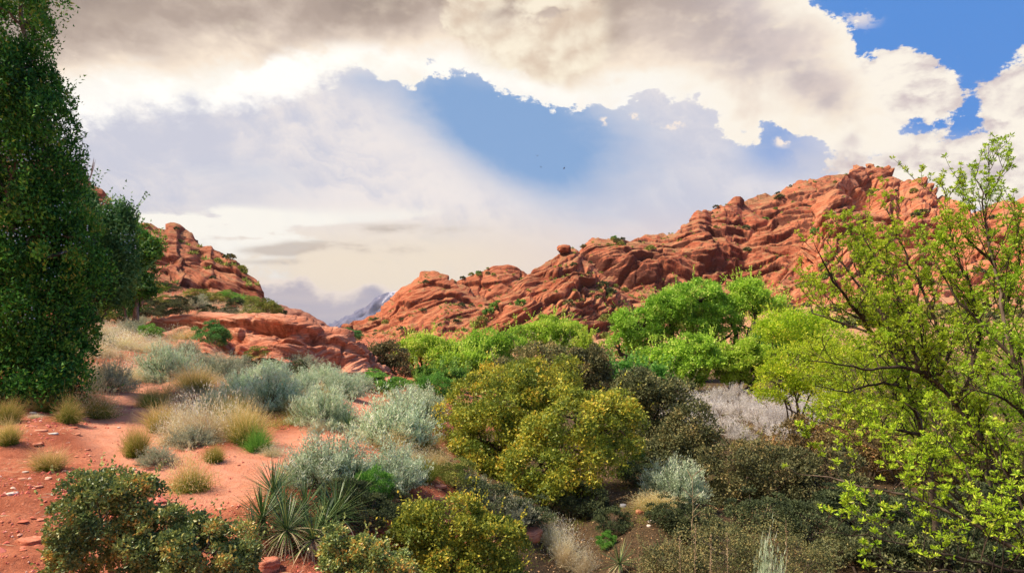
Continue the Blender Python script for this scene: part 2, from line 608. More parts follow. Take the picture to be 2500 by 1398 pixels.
def rockmat(name, base, dark, pale, size=1.0, varnish=0.5, dip=(0.15, 0.0), streak=1.0, cream=0.0, green=0.0):
    """red sandstone: cross-bedded bands, vertical varnish streaks, pale scuffs; size = metres of the larger features / 10"""
    m, t = new_mat(name)
    pos, x, y, z = geom_pos()
    k = 1.0 / size
    w = noise(pos, 0.06 * k, 5, 0.5) * (9.0 * size)
    s_ = (z + x * dip[0] + y * dip[1] + w) * k
    lay = noise(comb(x * 0.02 * k, y * 0.02 * k, s_), 1.0, 5, 0.65)
    lay2 = noise(comb(x * 0.05 * k, y * 0.05 * k, s_), 5.0, 4, 0.6)
    big = noise(pos, 0.035 * k, 5, 0.55, 0.5)
    mid = noise(pos, 0.3 * k, 7, 0.62)
    st = noise(comb(x * 0.45 * k, y * 0.45 * k, z * 0.045 * k), 1.0, 6, 0.65, 0.5)
    c = mixc(lay.ss(0.38, 0.62), base, pale)
    c = mixc(lay2.ss(0.5, 0.68) * 0.55, c, dark)
    c = mixc((mid.ss(0.45, 0.7)) * 0.45, c, pale)
    g_ = S.nt.nodes.new('ShaderNodeNewGeometry')
    sp_ = S.nt.nodes.new('ShaderNodeSeparateXYZ')
    S.nt.links.new(g_.outputs['Normal'], sp_.inputs[0])
    nzv = S(sp_.outputs[2])
    v = (0.42 - nzv) * 0.7 * streak + (big - 0.5) * 2.2 + (st - 0.5) * 2.4 * streak + (lay - 0.5) * 1.2 + varnish - 0.5
    c = mixc(v.ss(0.0, 0.65) * 0.85, c, dark)
    if cream:
        c = mixc((noise(pos, 0.05 * k, 6, 0.6, 1.0)).ss(0.64, 0.7) * cream, c, lin(225, 195, 170))
    fine = noise(pos, 1.5 * k, 8, 0.7)
    c = mixc(fine.ss(0.3, 0.7) * 0.25, c, mixc(0.5, c, pale))
    if green:
        c = mixc((nzv + (mid - 0.5) * 0.9).ss(0.72, 0.95) * green, c, mixc(fine.ss(0.4, 0.6), lin(112, 104, 66), lin(178, 142, 104)))
    h = lay2 * 0.5 + mid * 0.9 + fine * 0.35 + lay * 0.8
    return finish(m, t, c, 0.92, h, 0.9, 1.1 * size)


# ------------------------------------------------------------------ terrain
TX = np.array([-900, 0, 200, 400, 600, 800, 1000, 1200, 1400, 1600, 1800, 2000, 2250, 2500, 3400], float)
TD = np.array([.5, 2, 4, 6, 8, 10, 13, 17, 22, 28, 35, 45, 60, 80, 120, 200, 400, 1500, 9000], float)
TZ = {
    -900: [-1.7, -1.7, -1.7, -1.7, -1.5, -1.3, -1.0, -.6, 0, .8, 1.8, 3.2, 6, 10, 18, 28, 40, 40, 40],
    0:    [-1.7, -1.8, -2.1, -2.25, -2.0, -1.75, -1.45, -1.1, -.6, .2, 1.2, 2.5, 5, 9, 14, 20, 25, 30, 30],
    200:  [-1.7, -1.9, -2.25, -2.35, -2.05, -1.85, -1.6, -1.3, -.85, -.1, .7, 1.6, 3, 5.5, 9, 13, 15, 15, 20],
    400:  [-1.7, -2, -2.4, -2.5, -2.15, -1.95, -1.75, -1.5, -1.1, -.55, .35, 1.5, 3.1, 4.8, 6, 6, 6, 6, 6],
    600:  [-1.7, -2, -2.5, -2.6, -2.2, -2.0, -1.85, -1.65, -1.5, -1.1, 0.1, 1.5, 2.3, 2.0, 2, 0, -3, -3, -3],
    800:  [-1.7, -2.05, -2.55, -2.7, -2.35, -2.1, -1.9, -1.8, -1.75, -1.75, -1.2, -.7, -2.5, -4, -4.5, -5, -5, -5, -5],
    1000: [-1.7, -2.1, -2.7, -3, -2.75, -2.45, -2.2, -2.15, -2.2, -2.6, -3.2, -4, -4.6, -5, -5, -5, -5, -5, -5],
    1200: [-1.7, -2.15, -2.9, -3.4, -3.3, -3.1, -3.15, -3.3, -3.4, -3.6, -4, -4.6, -5, -5, -5, -5, -5, -5, -5],
    1400: [-1.7, -2.2, -3, -3.7, -3.9, -3.9, -3.9, -3.9, -4, -4.3, -4.6, -4.8, -5, -5, -4.6, -3.8, -3, -3, -3],
    1600: [-1.7, -2.2, -3.1, -3.8, -3.7, -3.5, -3.35, -3.9, -4.3, -4.6, -4.8, -4.9, -5, -4.8, -3.6, -1.5, 3, 3, 3],
    1800: [-1.7, -2.2, -3.1, -3.8, -4.0, -3.9, -3.9, -4.2, -4.5, -4.8, -4.8, -4.8, -4.8, -4.3, -2, 3, 10, 10, 10],
    2000: [-1.7, -2.2, -3.1, -3.8, -4.0, -4.0, -4.0, -4.2, -4.5, -4.8, -4.8, -4.8, -4.6, -3.6, 0, 8, 15, 15, 15],
    2250: [-1.7, -2.2, -3.0, -3.6, -3.9, -4.0, -4.0, -4.2, -4.5, -4.8, -4.8, -4.8, -4.5, -3.4, 1, 9, 15, 15, 15],
    2500: [-1.7, -2.2, -2.9, -3.4, -3.8, -4.0, -4.0, -4.2, -4.5, -4.8, -4.8, -4.8, -4.4, -3.2, 1, 9, 15, 15, 15],
    3400: [-1.7, -2.2, -2.6, -3.0, -3.4, -3.6, -3.8, -4.0, -4.3, -4.6, -4.8, -4.8, -4.4, -3, 1, 9, 15, 15, 15]}
TZ = np.array([TZ[int(x)] for x in TX]).T          # (depth, column)


def _cr(t, p0, p1, p2, p3):
    return p1 + .5 * t * (p2 - p0 + t * (2 * p0 - 5 * p1 + 4 * p2 - p3 + t * (3 * (p1 - p2) + p3 - p0)))


def ground(x, y, detail=True):
    x = np.atleast_1d(np.asarray(x, float))
    y = np.atleast_1d(np.asarray(y, float))
    r = np.hypot(x, y)
    d = np.maximum(np.maximum(y, r * 0.35), 0.5)
    px = np.clip(CX + F * x / d, TX[0], TX[-1])
    ix = np.clip(np.searchsorted(TX, px) - 1, 0, len(TX) - 2)
    tx = (px - TX[ix]) / (TX[ix + 1] - TX[ix])
    tx = tx * tx * (3 - 2 * tx) * 0.5 + tx * 0.5
    ld = np.log(d)
    LD = np.log(TD)
    iy = np.clip(np.searchsorted(LD, ld) - 1, 0, len(TD) - 2)
    ty = np.clip((ld - LD[iy]) / (LD[iy + 1] - LD[iy]), 0, 1)
    g = lambda a: TZ[np.clip(a, 0, len(TD) - 1), ix] * (1 - tx) + TZ[np.clip(a, 0, len(TD) - 1), ix + 1] * tx
    z = _cr(ty, g(iy - 1), g(iy), g(iy + 1), g(iy + 2))
    if detail:
        p = np.stack([x, y, np.zeros_like(x)], 1)
        amp = np.clip(d / 25, 0.35, 6)
        z = z + fbm(p * 0.35, 3, seed=3) * 0.13 * np.clip(d / 10, .4, 1) * np.clip(70 / d, 0, 1) + fbm(p * 0.06, 2, seed=9) * np.clip(d - 15, 0, 90) * 0.004
        z = z + fbm(p * 1.9, 3, seed=5) * 0.035
        z = z - 0.10 * path_mask(x, y)
        # small terraces of bedrock low on the left
        lr = sm(-x, 2.9, 3.8) * sm(-y, -9.2, -7.5)
        s = z * 5 + x * 0.9 - y * 0.8 + fbm(p * 0.7, 2, seed=8) * 1.2
        z = z + lr * (sm(s % 1, 0.0, 0.3) * (1 - sm(s % 1, 0.4, 1.0)) * 0.09 - 0.03)
    return z


PATH = []


def path_mask(x, y):
    if not len(PATH):
        return np.zeros_like(x)
    best = np.full(x.shape, 9.0)
    for a, b, w in PATH:
        ab = b - a
        t = np.clip(((x - a[0]) * ab[0] + (y - a[1]) * ab[1]) / (ab @ ab), 0, 1)
        dd = np.hypot(x - a[0] - ab[0] * t, y - a[1] - ab[1] * t) / w
        best = np.minimum(best, dd)
    return 1 - sm(best, 0.5, 1.25)


def hit(px, py, dmin=2.5, dmax=400):
    """the ground point seen in the direction of a photo pixel"""
    d = np.exp(np.linspace(math.log(dmin), math.log(dmax), 900))
    x = (px - CX) / F * d
    z = -(py - HY) / F * d
    g = ground(x, d, False)
    k = np.nonzero(g >= z)[0]
    i = k[0] if len(k) else len(d) - 1
    return np.array([x[i], d[i], g[i]])


_pp = [(700, 1110), (640, 1150), (540, 1180), (430, 1140), (330, 1080), (290, 1040), (310, 985), (350, 915), (380, 870)]
_pp2 = [(540, 1180), (600, 1120), (760, 1065), (880, 1060), (905, 1010), (893, 975)]
_pw = []
for pp, w in ((_pp, 0.75), (_pp2, 0.8)):
    q = [hit(*k)[:2] for k in pp]
    _pw += [(q[i], q[i + 1], w) for i in range(len(q) - 1)]
PATH = _pw

# red soil
m, t = new_mat('red_soil')
pos, x, y, z = geom_pos()
n_a = noise(pos, 0.6, 7, 0.6)
n_b = noise(pos, 5.0, 8, 0.7)
n_c = noise(pos, 30.0, 5, 0.7)
path = attr('path')
veg = attr('veg')
far = attr('far')
c = mixc(n_a.ss(0.35, 0.65), lin(168, 94, 66), lin(204, 128, 96))
c = mixc(noise(pos, 1.7, 6, 0.7).ss(0.5, 0.66) * 0.5 * (1.0 - path), c, lin(140, 76, 54))
c = mixc(n_b.ss(0.42, 0.62) * 0.55, c, lin(146, 74, 50))
c = mixc(n_c.ss(0.56, 0.66) * 0.55, c, lin(226, 160, 130))
c = mixc(path * 0.9, c, mixc(n_b.ss(0.3, 0.7), lin(216, 142, 110), lin(234, 168, 138)))
litter_shade = mixc(n_c.ss(0.4, 0.6), lin(58, 46, 32), lin(104, 84, 60))  # leaf litter brown, deepened to paint in the shade of the gully
c = mixc((veg + (n_b - 0.5) * 0.8).ss(0.4, 0.8), c, litter_shade)
talus = mixc(noise(pos, 0.9, 8, 0.75).ss(0.4, 0.62), lin(196, 140, 106), lin(150, 124, 90))
c = mixc(far, c, talus)
h = n_b * 0.6 + n_c * 0.3 + noise(pos, 90.0, 3, 0.6) * 0.08
M_SOIL = finish(m, t, c, 0.95, h, 1.0, 0.11)

# ground: one sheet round the camera, dense where it is seen
azs = np.concatenate([np.radians(np.linspace(-180, -46, 34)), np.radians(np.linspace(-45, 45, 430)), np.radians(np.linspace(46, 180, 34))])
rs = np.concatenate([np.array([0.05, 0.6, 1.2]), np.exp(np.linspace(math.log(2), math.log(55), 230)), np.exp(np.linspace(math.log(57), math.log(9000), 56))])
A_, R_ = np.meshgrid(azs, rs)
gxx = (np.sin(A_) * R_).ravel()
gyy = (np.cos(A_) * R_).ravel()
gz = ground(gxx, gyy)
fr = np.abs(np.degrees(A_.ravel())) < 46
dd = np.maximum(gyy, 1)
pxx = CX + F * gxx / dd
pm = path_mask(gxx, gyy)
# where leaf litter and grass thatch cover the soil: the wash to the right, its shade painted in too, and between the shrubs of the slope
pw = np.stack([gxx, gyy, gz * 0], 1)
edge_n = fbm(pw * 0.25, 4, seed=33) * 260
vg = np.where(fr, sm(pxx + edge_n, 980, 1240), (gxx > 0) * 1.0) * 0.95
vg = np.maximum(vg, sm(gyy, 20, 30) * 0.35 + fbm(pw * 0.15, 3, seed=21) * 0.3)
vg = vg * (1 - pm)
M = mesh('ground', np.stack([gxx, gyy, gz], 1), grid_faces(len(rs), len(azs)), M_SOIL,
         {'path': pm, 'veg': vg, 'far': sm(dd, 60, 95) * sm(pxx, 1100, 1300)}, smooth=True)
o = link('ground', M)
tag(o, 'red sandy ground with a pale trodden trail', kind='structure')

# ------------------------------------------------------------------ rock formations
def interp_pts(pts, x):
    pts = np.array(pts, float)
    return np.interp(x, pts[:, 0], pts[:, 1])


CLIFF_POINTS = {}


def cliff(name, label, sky, base, depth_base, depth_top, nx, ny, mat, seed, big=8.0, rib=4.0, block=2.0, strata=1.2, dip=(0.2, 0.0),
          size=1.0, pw=0.8, back=90.0, drop=None, warp_amt=1.0, extra=None):
    nx, ny = int(nx * 0.60), int(ny * 0.62)
    x0, x1 = sky[0][0], sky[-1][0]
    u = np.linspace(x0, x1, nx)
    tpy = interp_pts(sky, u)
    bpy_ = interp_pts(base, u)
    db = interp_pts(depth_base, u)
    dt = interp_pts(depth_top, u)
    nb = max(10, ny // 7)
    v = np.concatenate([np.linspace(0, 1, ny) ** 0.9, 1 + np.linspace(0.02, 1, nb) ** 1.5])
    U, Vv = np.meshgrid(np.arange(nx), v)
    vc = np.clip(Vv, 0, 1)
    py = bpy_[None] + (tpy - bpy_)[None] * vc
    d = db[None] + (dt - db)[None] * vc ** pw
    bk = np.clip(Vv - 1, 0, 1)
    W = P(u[None] + 0 * d, py, d)                       # (3, rows, nx)
    W = np.stack(W, -1)
    W[..., 1] += bk * back
    W[..., 0] += bk * back * (u[None] - CX) / F
    ztop = W[ny - 1, :, 2][None]
    W[..., 2] -= (bk ** 1.6) * (np.maximum(ztop, 4) * 0.9 if drop is None else drop) * (bk > 0)
    R, C = d.shape
    dU = np.gradient(W, axis=1)
    dV = np.gradient(W, axis=0)
    N = unit(np.cross(dU, dV))
    N = np.where((N[..., 1:2] > 0) & (bk[..., None] == 0), -N, N)
    N = N.reshape(-1, 3)
    p = W.reshape(-1, 3)
    N = unit(N * 0.7 + unit(np.stack([-p[:, 0], -p[:, 1], p[:, 2] * 0], 1)) * 0.5 + np.array([0, 0, 0.15]))
    k = 1 / size
    q = p * k
    wv = np.stack([fbm(q * 0.03, 3, seed=seed + 1), fbm(q * 0.03 + 31, 3, seed=seed + 2), fbm(q * 0.03 + 77, 3, seed=seed + 3)], 1) * 5.5 * warp_amt
    qw = q + wv
    dsp = fbm(q * 0.016, 3, seed=seed + 4) * big
    # ribs and gullies run down the slope
    rr = qw * np.array([0.036, 0.036, 0.014])
    dsp += (ridged(rr, 4, 0.42, seed + 5) - 0.45) * rib
    # rounded blocks separated by cracks, at two sizes, flattened along the bedding
    s_ = qw[:, 2] + qw[:, 0] * dip[0] + qw[:, 1] * dip[1]
    bl = np.stack([qw[:, 0] * 0.030, qw[:, 1] * 0.030, s_ * 0.12], 1)
    f1_, f2_, idn = worley(bl, seed + 6)
    dsp += (sm(f2_ - f1_, 0, 0.16) - 0.8) * block * 0.8 + (idn - .5) * block * 0.9
    bl2 = np.stack([qw[:, 0] * 0.09, qw[:, 1] * 0.09, s_ * 0.33], 1) + 13
    f1_, f2_, idn2 = worley(bl2, seed + 7)
    dsp += (sm(f2_ - f1_, 0, 0.3) - 0.6) * block * 0.26 + (idn2 - .5) * block * 0.3
    # some walls are smooth slickrock, others broken
    sk = sm(fbm(q * 0.022 + 5, 2, seed=seed + 12), -0.25, 0.3)
    dsp = dsp - (sm(f2_ - f1_, 0, 0.3) - 0.6) * block * 0.25 * (1 - sk)
    # ledges of the bedding: sharp step below, weathered slope above
    for fq, am in ((0.075, 1.25), (0.27, 0.36), (0.8, 0.16)):
        ph = s_ * fq + perlin(qw * 0.05, seed + 8) * 1.2
        cell = np.floor(ph)
        fr_ = ph - cell
        hh = (_hash(cell.astype(np.int64), cell.astype(np.int64) * 0 + int(fq * 100), cell.astype(np.int64) * 0, seed) & 255) / 255
        prof = sm(fr_, 0.0, 0.22) * (1 - sm(fr_, 0.45, 1.0) * 0.85)
        joint = np.exp(-((fr_ - 0.06) / 0.05) ** 2) * sm(perlin(qw * 0.09 + cell[:, None] * 3.1, seed + 15), -0.25, 0.15)
        dsp -= joint * am * strata * 0.9
        dsp += (prof - 0.45) * am * strata * 1.9 * (0.4 + hh) * (0.35 + 0.65 * sk if fq > .2 else 1.0)
    # long vertical joints
    jn = np.abs(perlin(qw * np.array([0.032, 0.032, 0.006]) + 3.3, seed + 20))
    dsp -= (1 - sm(jn, 0.0, 0.045)) * 3.2 * sm(fbm(q * 0.015 + 9, 2, seed=seed + 21), -0.3, 0.2)
    dsp += fbm(q * 0.3, 4, 0.5, seed=seed + 9) * 0.45 * (0.3 + 0.9 * sk)
    dsp *= size * 0.5
    # keep the crest near its outline
    tp = (tpy[None] + 0 * d).ravel()
    crest = np.exp(-((vc.ravel() - 1) / 0.10) ** 2) * (bk.ravel() < 0.02)
    dsp = (dsp - dsp.mean()) * (1 - 0.75 * crest)
    if extra is not None:
        dsp = dsp + extra(U.ravel() / (nx - 1), vc.ravel(), np.broadcast_to(u, d.shape).ravel(), py.ravel())
    pn = p + N * dsp[:, None]
    G = pn.reshape(R, C, 3)
    me = mesh(name, pn, grid_faces(R, C), mat, smooth=True)
    o = link(name, me)
    tag(o, label, kind='structure')
    nn = unit(np.cross(np.gradient(G, axis=1), np.gradient(G, axis=0)).reshape(-1, 3))
    nn = np.where(nn[:, 2:3] < 0, -nn, nn)
    CLIFF_POINTS[name + str(seed)] = (pn, nn, vc.ravel(), np.broadcast_to(u, d.shape).ravel(), bk.ravel())
    return o


M_R1 = rockmat('sandstone_brown', lin(164, 92, 66), lin(78, 46, 38), lin(194, 128, 98), 0.8, 0.6, (0.35, 0.1), green=0.4)  # slightly browner red rock of the cliffs beyond the junipers
M_R2 = rockmat('sandstone_red', lin(170, 92, 64), lin(74, 42, 38), lin(206, 136, 100), 1.1, 0.6, (-0.5, 0.05), green=0.55)
M_R3 = rockmat('sandstone_orange', lin(186, 104, 72), lin(96, 52, 42), lin(216, 148, 112), 1.1, 0.34, (-0.45, 0.1), cream=0.9, green=0.4)
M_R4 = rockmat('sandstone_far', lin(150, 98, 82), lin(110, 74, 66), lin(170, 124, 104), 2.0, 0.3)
M_VAR = rockmat('sandstone_varnished', lin(168, 90, 64), lin(66, 36, 36), lin(202, 132, 98), 1.1, 0.82, (-0.08, 0.05), 1.3, green=0.6)

# the snow mountain, far off
m, t = new_mat('snowy_hazed_rock')
pos, x, y, z = geom_pos()
nn_ = noise(comb(x * 0.004, y * 0.004, z * 0.0015), 1.0, 8, 0.7)
n3_ = noise(comb(x * 0.02, y * 0.02, z * 0.005), 1.0, 6, 0.7)
sn = ((nn_ - 0.5) * 2.2 + (n3_ - 0.5) * 1.6 + (z - 150) * 0.0022)
c = mixc(n3_.ss(0.35, 0.65), lin(84, 92, 124), lin(116, 118, 146))  # bluish distance haze painted into the rock colour, under real snow streaks
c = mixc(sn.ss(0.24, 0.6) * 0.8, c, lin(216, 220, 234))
M_SNOW = finish(m, t, c, 0.9, nn_ + n3_ * 0.4, 0.6, 60)
def band(uu, vv, px, py):
    """the rim of the long ridge stands out over a hollowed wall"""
    rim = 645 + 25 * np.sin(px * 0.013) + (px - 1500) * 0.02
    t = (py - rim)
    w_ = sm(px, 1400, 1460) * sm(-px, -1960, -1860)
    return w_ * (sm(-t, -6, 10) * (1 - sm(-t, 30, 90)) * 3.5 - sm(t, 4, 16) * (1 - sm(t, 40, 110)) * 4.5)


cliff('mountain', 'distant blue-grey mountain with snow streaks', [(700, 835), (800, 800), (850, 772), (880, 755), (905, 738), (920, 727), (945, 714), (972, 708), (1010, 700), (1100, 720), (1180, 740)],
      [(700, 840), (1180, 840)], [(700, 6000), (1180, 5500)], [(700, 6300), (1180, 6300)], 160, 90, M_SNOW, 3, 6, 26, 2, 1, (0, 0), 8.0, back=900, warp_amt=0.3)
cliff('hill', 'low reddish hill in the gap beyond the slope', [(600, 745), (690, 750), (730, 755), (757, 764), (775, 778), (790, 784), (806, 797), (840, 830)],
      [(600, 850), (840, 850)], [(600, 480), (840, 500)], [(600, 560), (840, 520)], 150, 50, M_R4, 5, 8, 6, 3, 2, (0.1, 0), 1.5)
# cliffs beyond the junipers
cliff('cliff', 'rounded red sandstone cliffs falling to the gap, seen past the junipers',
      [(-500, 60), (-200, 220), (60, 330), (150, 392), (182, 412), (205, 424), (225, 452), (250, 462), (266, 486), (271, 512), (298, 528), (338, 541), (365, 544), (385, 556), (408, 560), (412, 551), (432, 551),
       (438, 566), (462, 574), (478, 590), (488, 601), (516, 599), (522, 610), (545, 624), (576, 636), (590, 655), (604, 668), (625, 684), (636, 700), (643, 714), (647, 732), (660, 775)],
      [(-500, 800), (200, 780), (400, 735), (560, 762), (660, 790)], [(-500, 60), (200, 95), (400, 105), (660, 118)], [(-500, 110), (200, 140), (450, 145), (660, 130)],
      720, 260, M_R1, 11, 4, 5.5, 3.6, 1.5, (0.35, 0.2), 0.6, pw=0.9)
# domes at the head of the valley
cliff('cliff', 'broad domed hill with scattered brush behind the nearer dome',
      [(1040, 745), (1100, 692), (1120, 684), (1150, 672), (1178, 660), (1205, 649), (1240, 645), (1262, 652), (1280, 662), (1310, 690), (1380, 750)],
      [(1040, 860), (1380, 860)], [(1040, 400), (1380, 400)], [(1040, 450), (1380, 450)], 330, 170, M_R2, 23, 7, 5, 2.5, 1.5, (0.1, 0.1), 1.2)
cliff('cliff', 'red dome with a flat cap at the head of the valley',
      [(845, 828), (870, 802), (900, 787), (925, 770), (950, 752), (967, 738), (978, 715), (1000, 697), (1022, 682), (1034, 675), (1060, 673), (1083, 677), (1097, 686), (1118, 697), (1150, 722), (1200, 745), (1280, 780), (1340, 830)],
      [(845, 850), (1340, 868)], [(845, 310), (1340, 240)], [(845, 370), (1340, 330)], 520, 200, M_R2, 31, 9, 6, 3.2, 2.0, (-0.35, 0.1), 1.1)
cliff('cliff', 'long high sandstone ridge with dark varnished face rising to the summit',
      [(1300, 720), (1380, 640), (1410, 616), (1425, 602), (1442, 592), (1475, 586), (1500, 585), (1535, 588), (1580, 587), (1615, 585), (1640, 572), (1665, 556), (1690, 534), (1706, 518), (1722, 514), (1736, 527),
       (1760, 508), (1774, 497), (1800, 495), (1812, 508), (1850, 497), (1880, 484), (1910, 470), (1950, 452), (1985, 440), (2020, 436), (2060, 428), (2090, 440), (2200, 520), (2300, 640)],
      [(1300, 870), (1500, 860), (1900, 790), (2300, 770)], [(1300, 240), (1600, 215), (1900, 230), (2300, 260)], [(1300, 330), (1600, 330), (1900, 400), (2300, 380)],
      900, 330, M_VAR, 43, 12, 8, 4.4, 2.2, (-0.08, 0.06), 1.15, pw=1.0, extra=band)
cliff('cliff', 'tall orange slickrock buttress under the highest summit',
      [(1850, 800), (1880, 748), (1888, 718), (1905, 690), (1935, 655), (1958, 618), (1975, 580), (1990, 540), (2005, 505), (2025, 470), (2045, 440), (2070, 422), (2100, 410), (2125, 403), (2150, 409), (2175, 426), (2200, 443),
       (2222, 452), (2240, 448), (2262, 458), (2280, 476), (2300, 492), (2318, 484), (2345, 492), (2370, 512), (2400, 560), (2440, 640), (2480, 760)],
      [(1850, 810), (1900, 790), (2480, 790)], [(1850, 190), (2100, 180), (2480, 200)], [(1850, 215), (1990, 270), (2125, 330), (2300, 310), (2480, 230)],
      760, 380, M_R3, 57, 10, 12, 5.0, 2.0, (-0.5, 0.1), 1.15, pw=0.95)
cliff('cliff', 'orange cliffs beyond the notch at the edge of the view',
      [(2290, 640), (2330, 560), (2360, 525), (2380, 515), (2400, 508), (2420, 497), (2450, 487), (2480, 492), (2505, 480), (2560, 470), (2700, 440), (3000, 420), (3300, 500)],
      [(2290, 800), (3300, 800)], [(2290, 190), (3300, 150)], [(2290, 300), (3300, 220)], 420, 240, M_R3, 71, 8, 9, 4.0, 2.2, (-0.35, 0.1), 1.1)
cliff('cliff', 'stepped sandstone cone that carries the balanced rock',
      [(1120, 850), (1150, 812), (1172, 785), (1190, 762), (1210, 742), (1232, 718), (1250, 702), (1278, 678), (1292, 664), (1320, 650), (1333, 640), (1348, 630), (1362, 616), (1378, 607), (1392, 605), (1404, 606), (1418, 618),
       (1430, 634), (1450, 652), (1470, 668), (1492, 686), (1515, 712), (1530, 740), (1560, 790), (1600, 850)],
      [(1120, 878), (1600, 868)], [(1120, 205), (1350, 175), (1600, 200)], [(1120, 210), (1250, 235), (1385, 260), (1500, 250), (1600, 215)],
      620, 330, M_R2, 83, 6, 6, 4.2, 2.6, (-0.6, 0.1), 0.95, pw=1.0)


def boulder(name, seed, sx, sy, sz, mat, label, cat, loc, rot=0.0, flat=0.0, n=26, rough=0.22, group=None, steps=0.0):
    th = np.linspace(0, math.pi, n)
    ph = np.linspace(0, 2 * math.pi, 2 * n, endpoint=False)
    T, Pp = np.meshgrid(th, ph, indexing='ij')
    V = np.stack([np.sin(T) * np.cos(Pp), np.sin(T) * np.sin(Pp), np.cos(T)], -1).reshape(-1, 3)
    sq = 1 / (np.abs(V) ** 4).sum(1) ** 0.25
    V = V * (1 + (sq - 1) * 0.55)[:, None]
    V = V * (1 + fbm(V * 1.3 + seed, 4, seed=seed) * rough)[:, None]
    if flat:
        V[:, 2] = np.clip(V[:, 2], -1, 1 - flat)
    if steps:
        s_ = V[:, 2] * 6 + fbm(V * 2, 2, seed=seed + 1)
        V[:, :2] *= (1 + (np.abs((s_ % 1) - .5) - .25) * steps)[:, None]
    V = V * np.array([sx, sy, sz])
    R, C = n, 2 * n
    i, j = np.meshgrid(np.arange(R - 1), np.arange(C), indexing='ij')
    q = np.stack([i * C + j, (i + 1) * C + j, (i + 1) * C + (j + 1) % C, i * C + (j + 1) % C], -1).reshape(-1, 4)
    me = mesh(name, V, q, mat, smooth=True)
    o = link(name, me, None, tuple(loc), (0, 0, rot))
    return tag(o, label, cat, group)


br = P(1377, 608, 256)
o = boulder('balanced_rock', 5, 2.55, 2.2, 1.55, M_R2, 'large rounded sandstone boulder balanced on the tip of the cone', 'boulder', br, 0.2, n=30, steps=0.12)
o = boulder('rock_pinnacle', 9, 2.3, 2, 2.6, M_R2, 'small pointed red rock standing in the gap below the dome', 'rock', P(848, 806, 260), n=20)

# the layered outcrop across the slope: bedding above a hollowed face
M_OUT = rockmat('sandstone_outcrop', lin(188, 110, 80), lin(104, 56, 40), lin(218, 158, 128), 0.14, 0.2, (0.05, 0.0), 0.8)


def out_extra(uu, vv, px, py):
    e = np.exp(-((px - 800) / 42) ** 2 - ((py - 882) / 24) ** 2) * -1.3
    e += np.exp(-((px - 720) / 26) ** 2 - ((py - 880) / 14) ** 2) * -0.5
    e += sm(vv, 0.80, 0.88) * 0.35 - sm(vv, 0.66, 0.78) * 0.3
    return e


cliff('outcrop', 'layered red sandstone outcrop with a hollow under its lip, crossing the slope',
      [(352, 800), (380, 782), (420, 773), (480, 770), (560, 772), (640, 772), (690, 779), (735, 784), (770, 795), (800, 808), (830, 820), (862, 836), (885, 858), (905, 878), (940, 905), (965, 925)],
      [(352, 830), (420, 850), (520, 870), (640, 890), (700, 905), (800, 925), (900, 930), (965, 935)], [(352, 29), (500, 26.0), (700, 25.0), (850, 26.5), (965, 29)], [(352, 31), (500, 29.5), (700, 28.5), (850, 29.5), (965, 31)],
      620, 170, M_OUT, 97, 4.0, 3.0, 2.6, 3.4, (0.03, 0.02), 0.13, pw=0.8, back=10, drop=1.0, extra=out_extra, warp_amt=0.6)

# ------------------------------------------------------------------ plant materials (base colours of the plants themselves)
M_BARK = barkmat('grey_brown_bark', lin(70, 58, 48), lin(128, 112, 98), 14)
M_BARKD = barkmat('dark_bark', lin(46, 38, 32), lin(92, 78, 66), 14)
M_TWIG = barkmat('grey_twig', lin(96, 84, 74), lin(150, 136, 122), 20)
M_DEAD = barkmat('bleached_wood', lin(120, 106, 94), lin(186, 172, 156), 20)
M_OAK = leafmat('golden_oak_leaf', [(0, (88, 104, 40)), (0.35, (116, 128, 50)), (0.7, (158, 158, 58)), (0.92, (194, 176, 66)), (1, (180, 144, 54))], 0.3, 0.5)
M_OAKG = leafmat('holly_oak_leaf', [(0, (66, 88, 52)), (0.4, (100, 122, 68)), (0.75, (138, 152, 84)), (0.92, (172, 166, 88)), (1, (206, 164, 80))], 0.22, 0.42, spec=0.5)
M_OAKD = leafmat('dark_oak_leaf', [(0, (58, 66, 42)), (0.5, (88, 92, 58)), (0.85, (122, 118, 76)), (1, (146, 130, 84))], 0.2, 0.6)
M_OAKB = leafmat('brownish_oak_leaf', [(0, (78, 72, 42)), (0.5, (112, 100, 58)), (0.85, (146, 124, 76)), (1, (170, 130, 80))], 0.2, 0.6)
M_COTTON = leafmat('spring_cottonwood_leaf', [(0, (92, 124, 40)), (0.4, (134, 168, 54)), (0.8, (170, 200, 74)), (1, (198, 216, 108))], 0.45, 0.5)
M_COTTOND = leafmat('deep_green_leaf', [(0, (60, 98, 40)), (0.5, (86, 128, 52)), (1, (122, 160, 72))], 0.4, 0.5)
M_ELDER = leafmat('young_boxelder_leaf', [(0, (92, 126, 24)), (0.4, (126, 158, 34)), (0.8, (158, 186, 48)), (1, (188, 202, 74))], 0.35, 0.45)
M_WILLOW = leafmat('yellow_green_leaf', [(0, (120, 146, 30)), (0.5, (160, 180, 44)), (0.85, (196, 206, 66)), (1, (206, 176, 70))], 0.5, 0.5)
M_SAGE = leafmat('silvery_sage_leaf', [(0, (124, 144, 114)), (0.4, (166, 184, 152)), (0.8, (196, 210, 180)), (1, (212, 220, 194))], 0.25, 0.85, spec=0.1)
M_SAGEG = leafmat('grey_sage_leaf', [(0, (118, 126, 104)), (0.5, (152, 158, 132)), (1, (190, 188, 160))], 0.25, 0.85, spec=0.1)
M_GRASS = leafmat('tan_topped_grass', [(0, (60, 80, 26)), (0.22, (98, 114, 40)), (0.45, (158, 148, 84)), (0.7, (204, 174, 124)), (1, (226, 196, 154))], 0.4, 0.8, spec=0.1)
